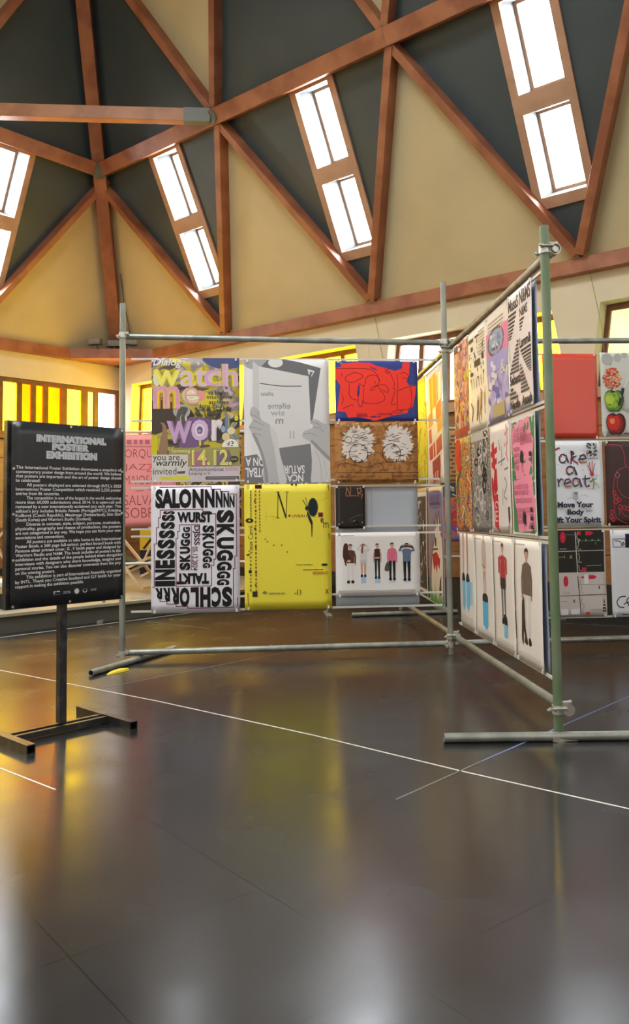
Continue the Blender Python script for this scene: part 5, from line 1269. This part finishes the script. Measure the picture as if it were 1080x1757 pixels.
f4.dashes(6, 10, 94, 130, 11, (122, 84, 50), rnd(71), h=.55, lo=.4, hi=1.6, gap=.3); f4.done()
f5 = Sheet('poster', 'poster', 'multicoloured painted poster hanging below the tan notice', pb, ux2(756), ux2(860), .80, 1.50, .03, patches('mottle_rainbow', [(50, 44, 90), (90, 90, 170), (190, 60, 60), (214, 110, 60), (120, 110, 160), (200, 80, 70)], 4.5, 4, 1.5), group=GG, ph=1.9, clips=False)
f5.rect(0, 0, 100, 34, (70, 66, 84))
for i in range(18): x, y = rnd(72 + i).uniform(0, 90), rnd(92 + i).uniform(2, 30); f5.line([(x, y), (x + 8, y + 6)], 2.4, [(170, 190, 110), (206, 200, 190), (110, 140, 120)][i % 3])
f5.done()
pc = screen(RWX(945, 9.2), RWX(1075, 9.2), 9.2, 1.96, 'low display screen behind the right bay')
f6 = Sheet('poster', 'poster', 'cream poster glimpsed between the rows of the right bay', pc, .28, .60, .98, 1.92, .03, paper(226, 212, 190), group=GG, ph=.9, clips=False)

# ================================================================== the information board's banner
ban = Sheet('banner', None, None, ptS, .012, SW - .004, zb0 + .008, zt_ - .006, .004, mat('black_banner', (.012, .013, .015), .34, bump=(3, .15)), (0, 0, 700, 1030), ph=.9, amp=.004, clips=False)
bo = ban.ob
for k in ('label', 'category', 'group'):
    if k in bo.keys(): del bo[k]
WH = (226, 226, 224)
lines = ["The International Poster Exhibition showcases a snapshot of", "contemporary poster design from around the world. We believe", "that posters are important and the art of poster design should", "be celebrated!",
 ">All posters displayed are selected through INTL's 2025", "International Poster Competition which received 2,232 poster", "entries from 86 countries.",
 ">The competition is one of the largest in the world, welcoming", "more than 60,000 submissions since 2014. It is open-call and", "reviewed by a new internationally acclaimed jury each year. This", "edition's jury includes Br\u00e1ulio Amado (Portugal/NYC), Krist\u00fdna", "Kul\u00edkov\u00e1 (Czech Republic), Maximage (Switzerland), Shin Shin", "(South Korea) and Warriors Studio (Scotland).",
 ">Diverse in concept, style, subject, purpose, motivation,", "physicality, geography and means of production, the posters", "are not categorised in any way. We hope you can form your own", "associations and connections.",
 ">All posters are available to take home in the International", "Poster Book, a 260 page full-colour, perfect bound book with", "Pantone silver printed cover, G . F Smith paper and designed by", "Warriors Studio and NAM. The book includes all posters in the", "exhibition and the details of the people behind them alongside", "interviews with designers who share knowledge, insights and", "personal stories. You can also discover comments from the jury", "on the winning posters.",
 ">This exhibition is part of International Assembly organised", "by INTL. Thank you Creative Scotland and G.F Smith for your", "support in making the exhibition possible."]
last = {3, 6, 12, 16, 24, 27}
for i, t in enumerate(lines):
    ind = t.startswith('>'); t = t.lstrip('>'); x = 26 + (62 if ind else 0)
    ban.layer = 2
    ban.tline(t, x, 262 + i * 24.4, 24.5, WH, None if i in last else 684 - x, .016)
def chrome(t, x, y, w_, h):
    for bo_, c in ((.15, (112, 116, 120)), (.12, (186, 190, 194)), (.06, (150, 154, 158)), (.03, (206, 209, 212))): ban.text(t, x, y, w_, h, c, bo_)
chrome('INTERNATIONAL', 142, 64, 440, 44); chrome('POSTER', 236, 110, 234, 42); chrome('EXHIBITION', 202, 156, 320, 46)
ban.layer = 12
ban.text('E"', 250, 954, 16, 14, WH, .03); ban.dashes(248, 972, 290, 976, 1, (150, 150, 150), rnd(5)); ban.rect(270, 954, 288, 960, WH); ban.dashes(310, 958, 356, 974, 2, (170, 170, 170), rnd(6)); ban.ell(394, 964, 15, 15, (222, 222, 218)); ban.ring(394, 964, 9, 9, 2, (120, 120, 120), 12)
ban.line([(432, 962), (438, 972), (450, 974), (460, 964)], 4, WH, 3); ban.ell(438, 956, 2.5, 2.5, WH, 8); ban.ell(456, 956, 2.5, 2.5, WH, 8); ban.text('intl', 484, 956, 34, 13, (190, 190, 190), .01)
ban.done('lettering')
bo.parent = sgn; bo.location = V(bo['_w']) - V(sgn['_w'])
for (u, z_) in [(.018, k) for k in (0, .25, .5, .75, 1)] + [(.982, k) for k in (0, .25, .5, .75, 1)] + [(.5, 0), (.5, 1)]:
    zz = .010 + z_ * .980
    q = ban.at(u, zz, .003); c = MB(); c.tube(q, q + sn * .002, .007, 10); c.build('eyelet', steel, bo)

for o in bpy.data.objects:
    if '_w' in o.keys(): del o['_w']
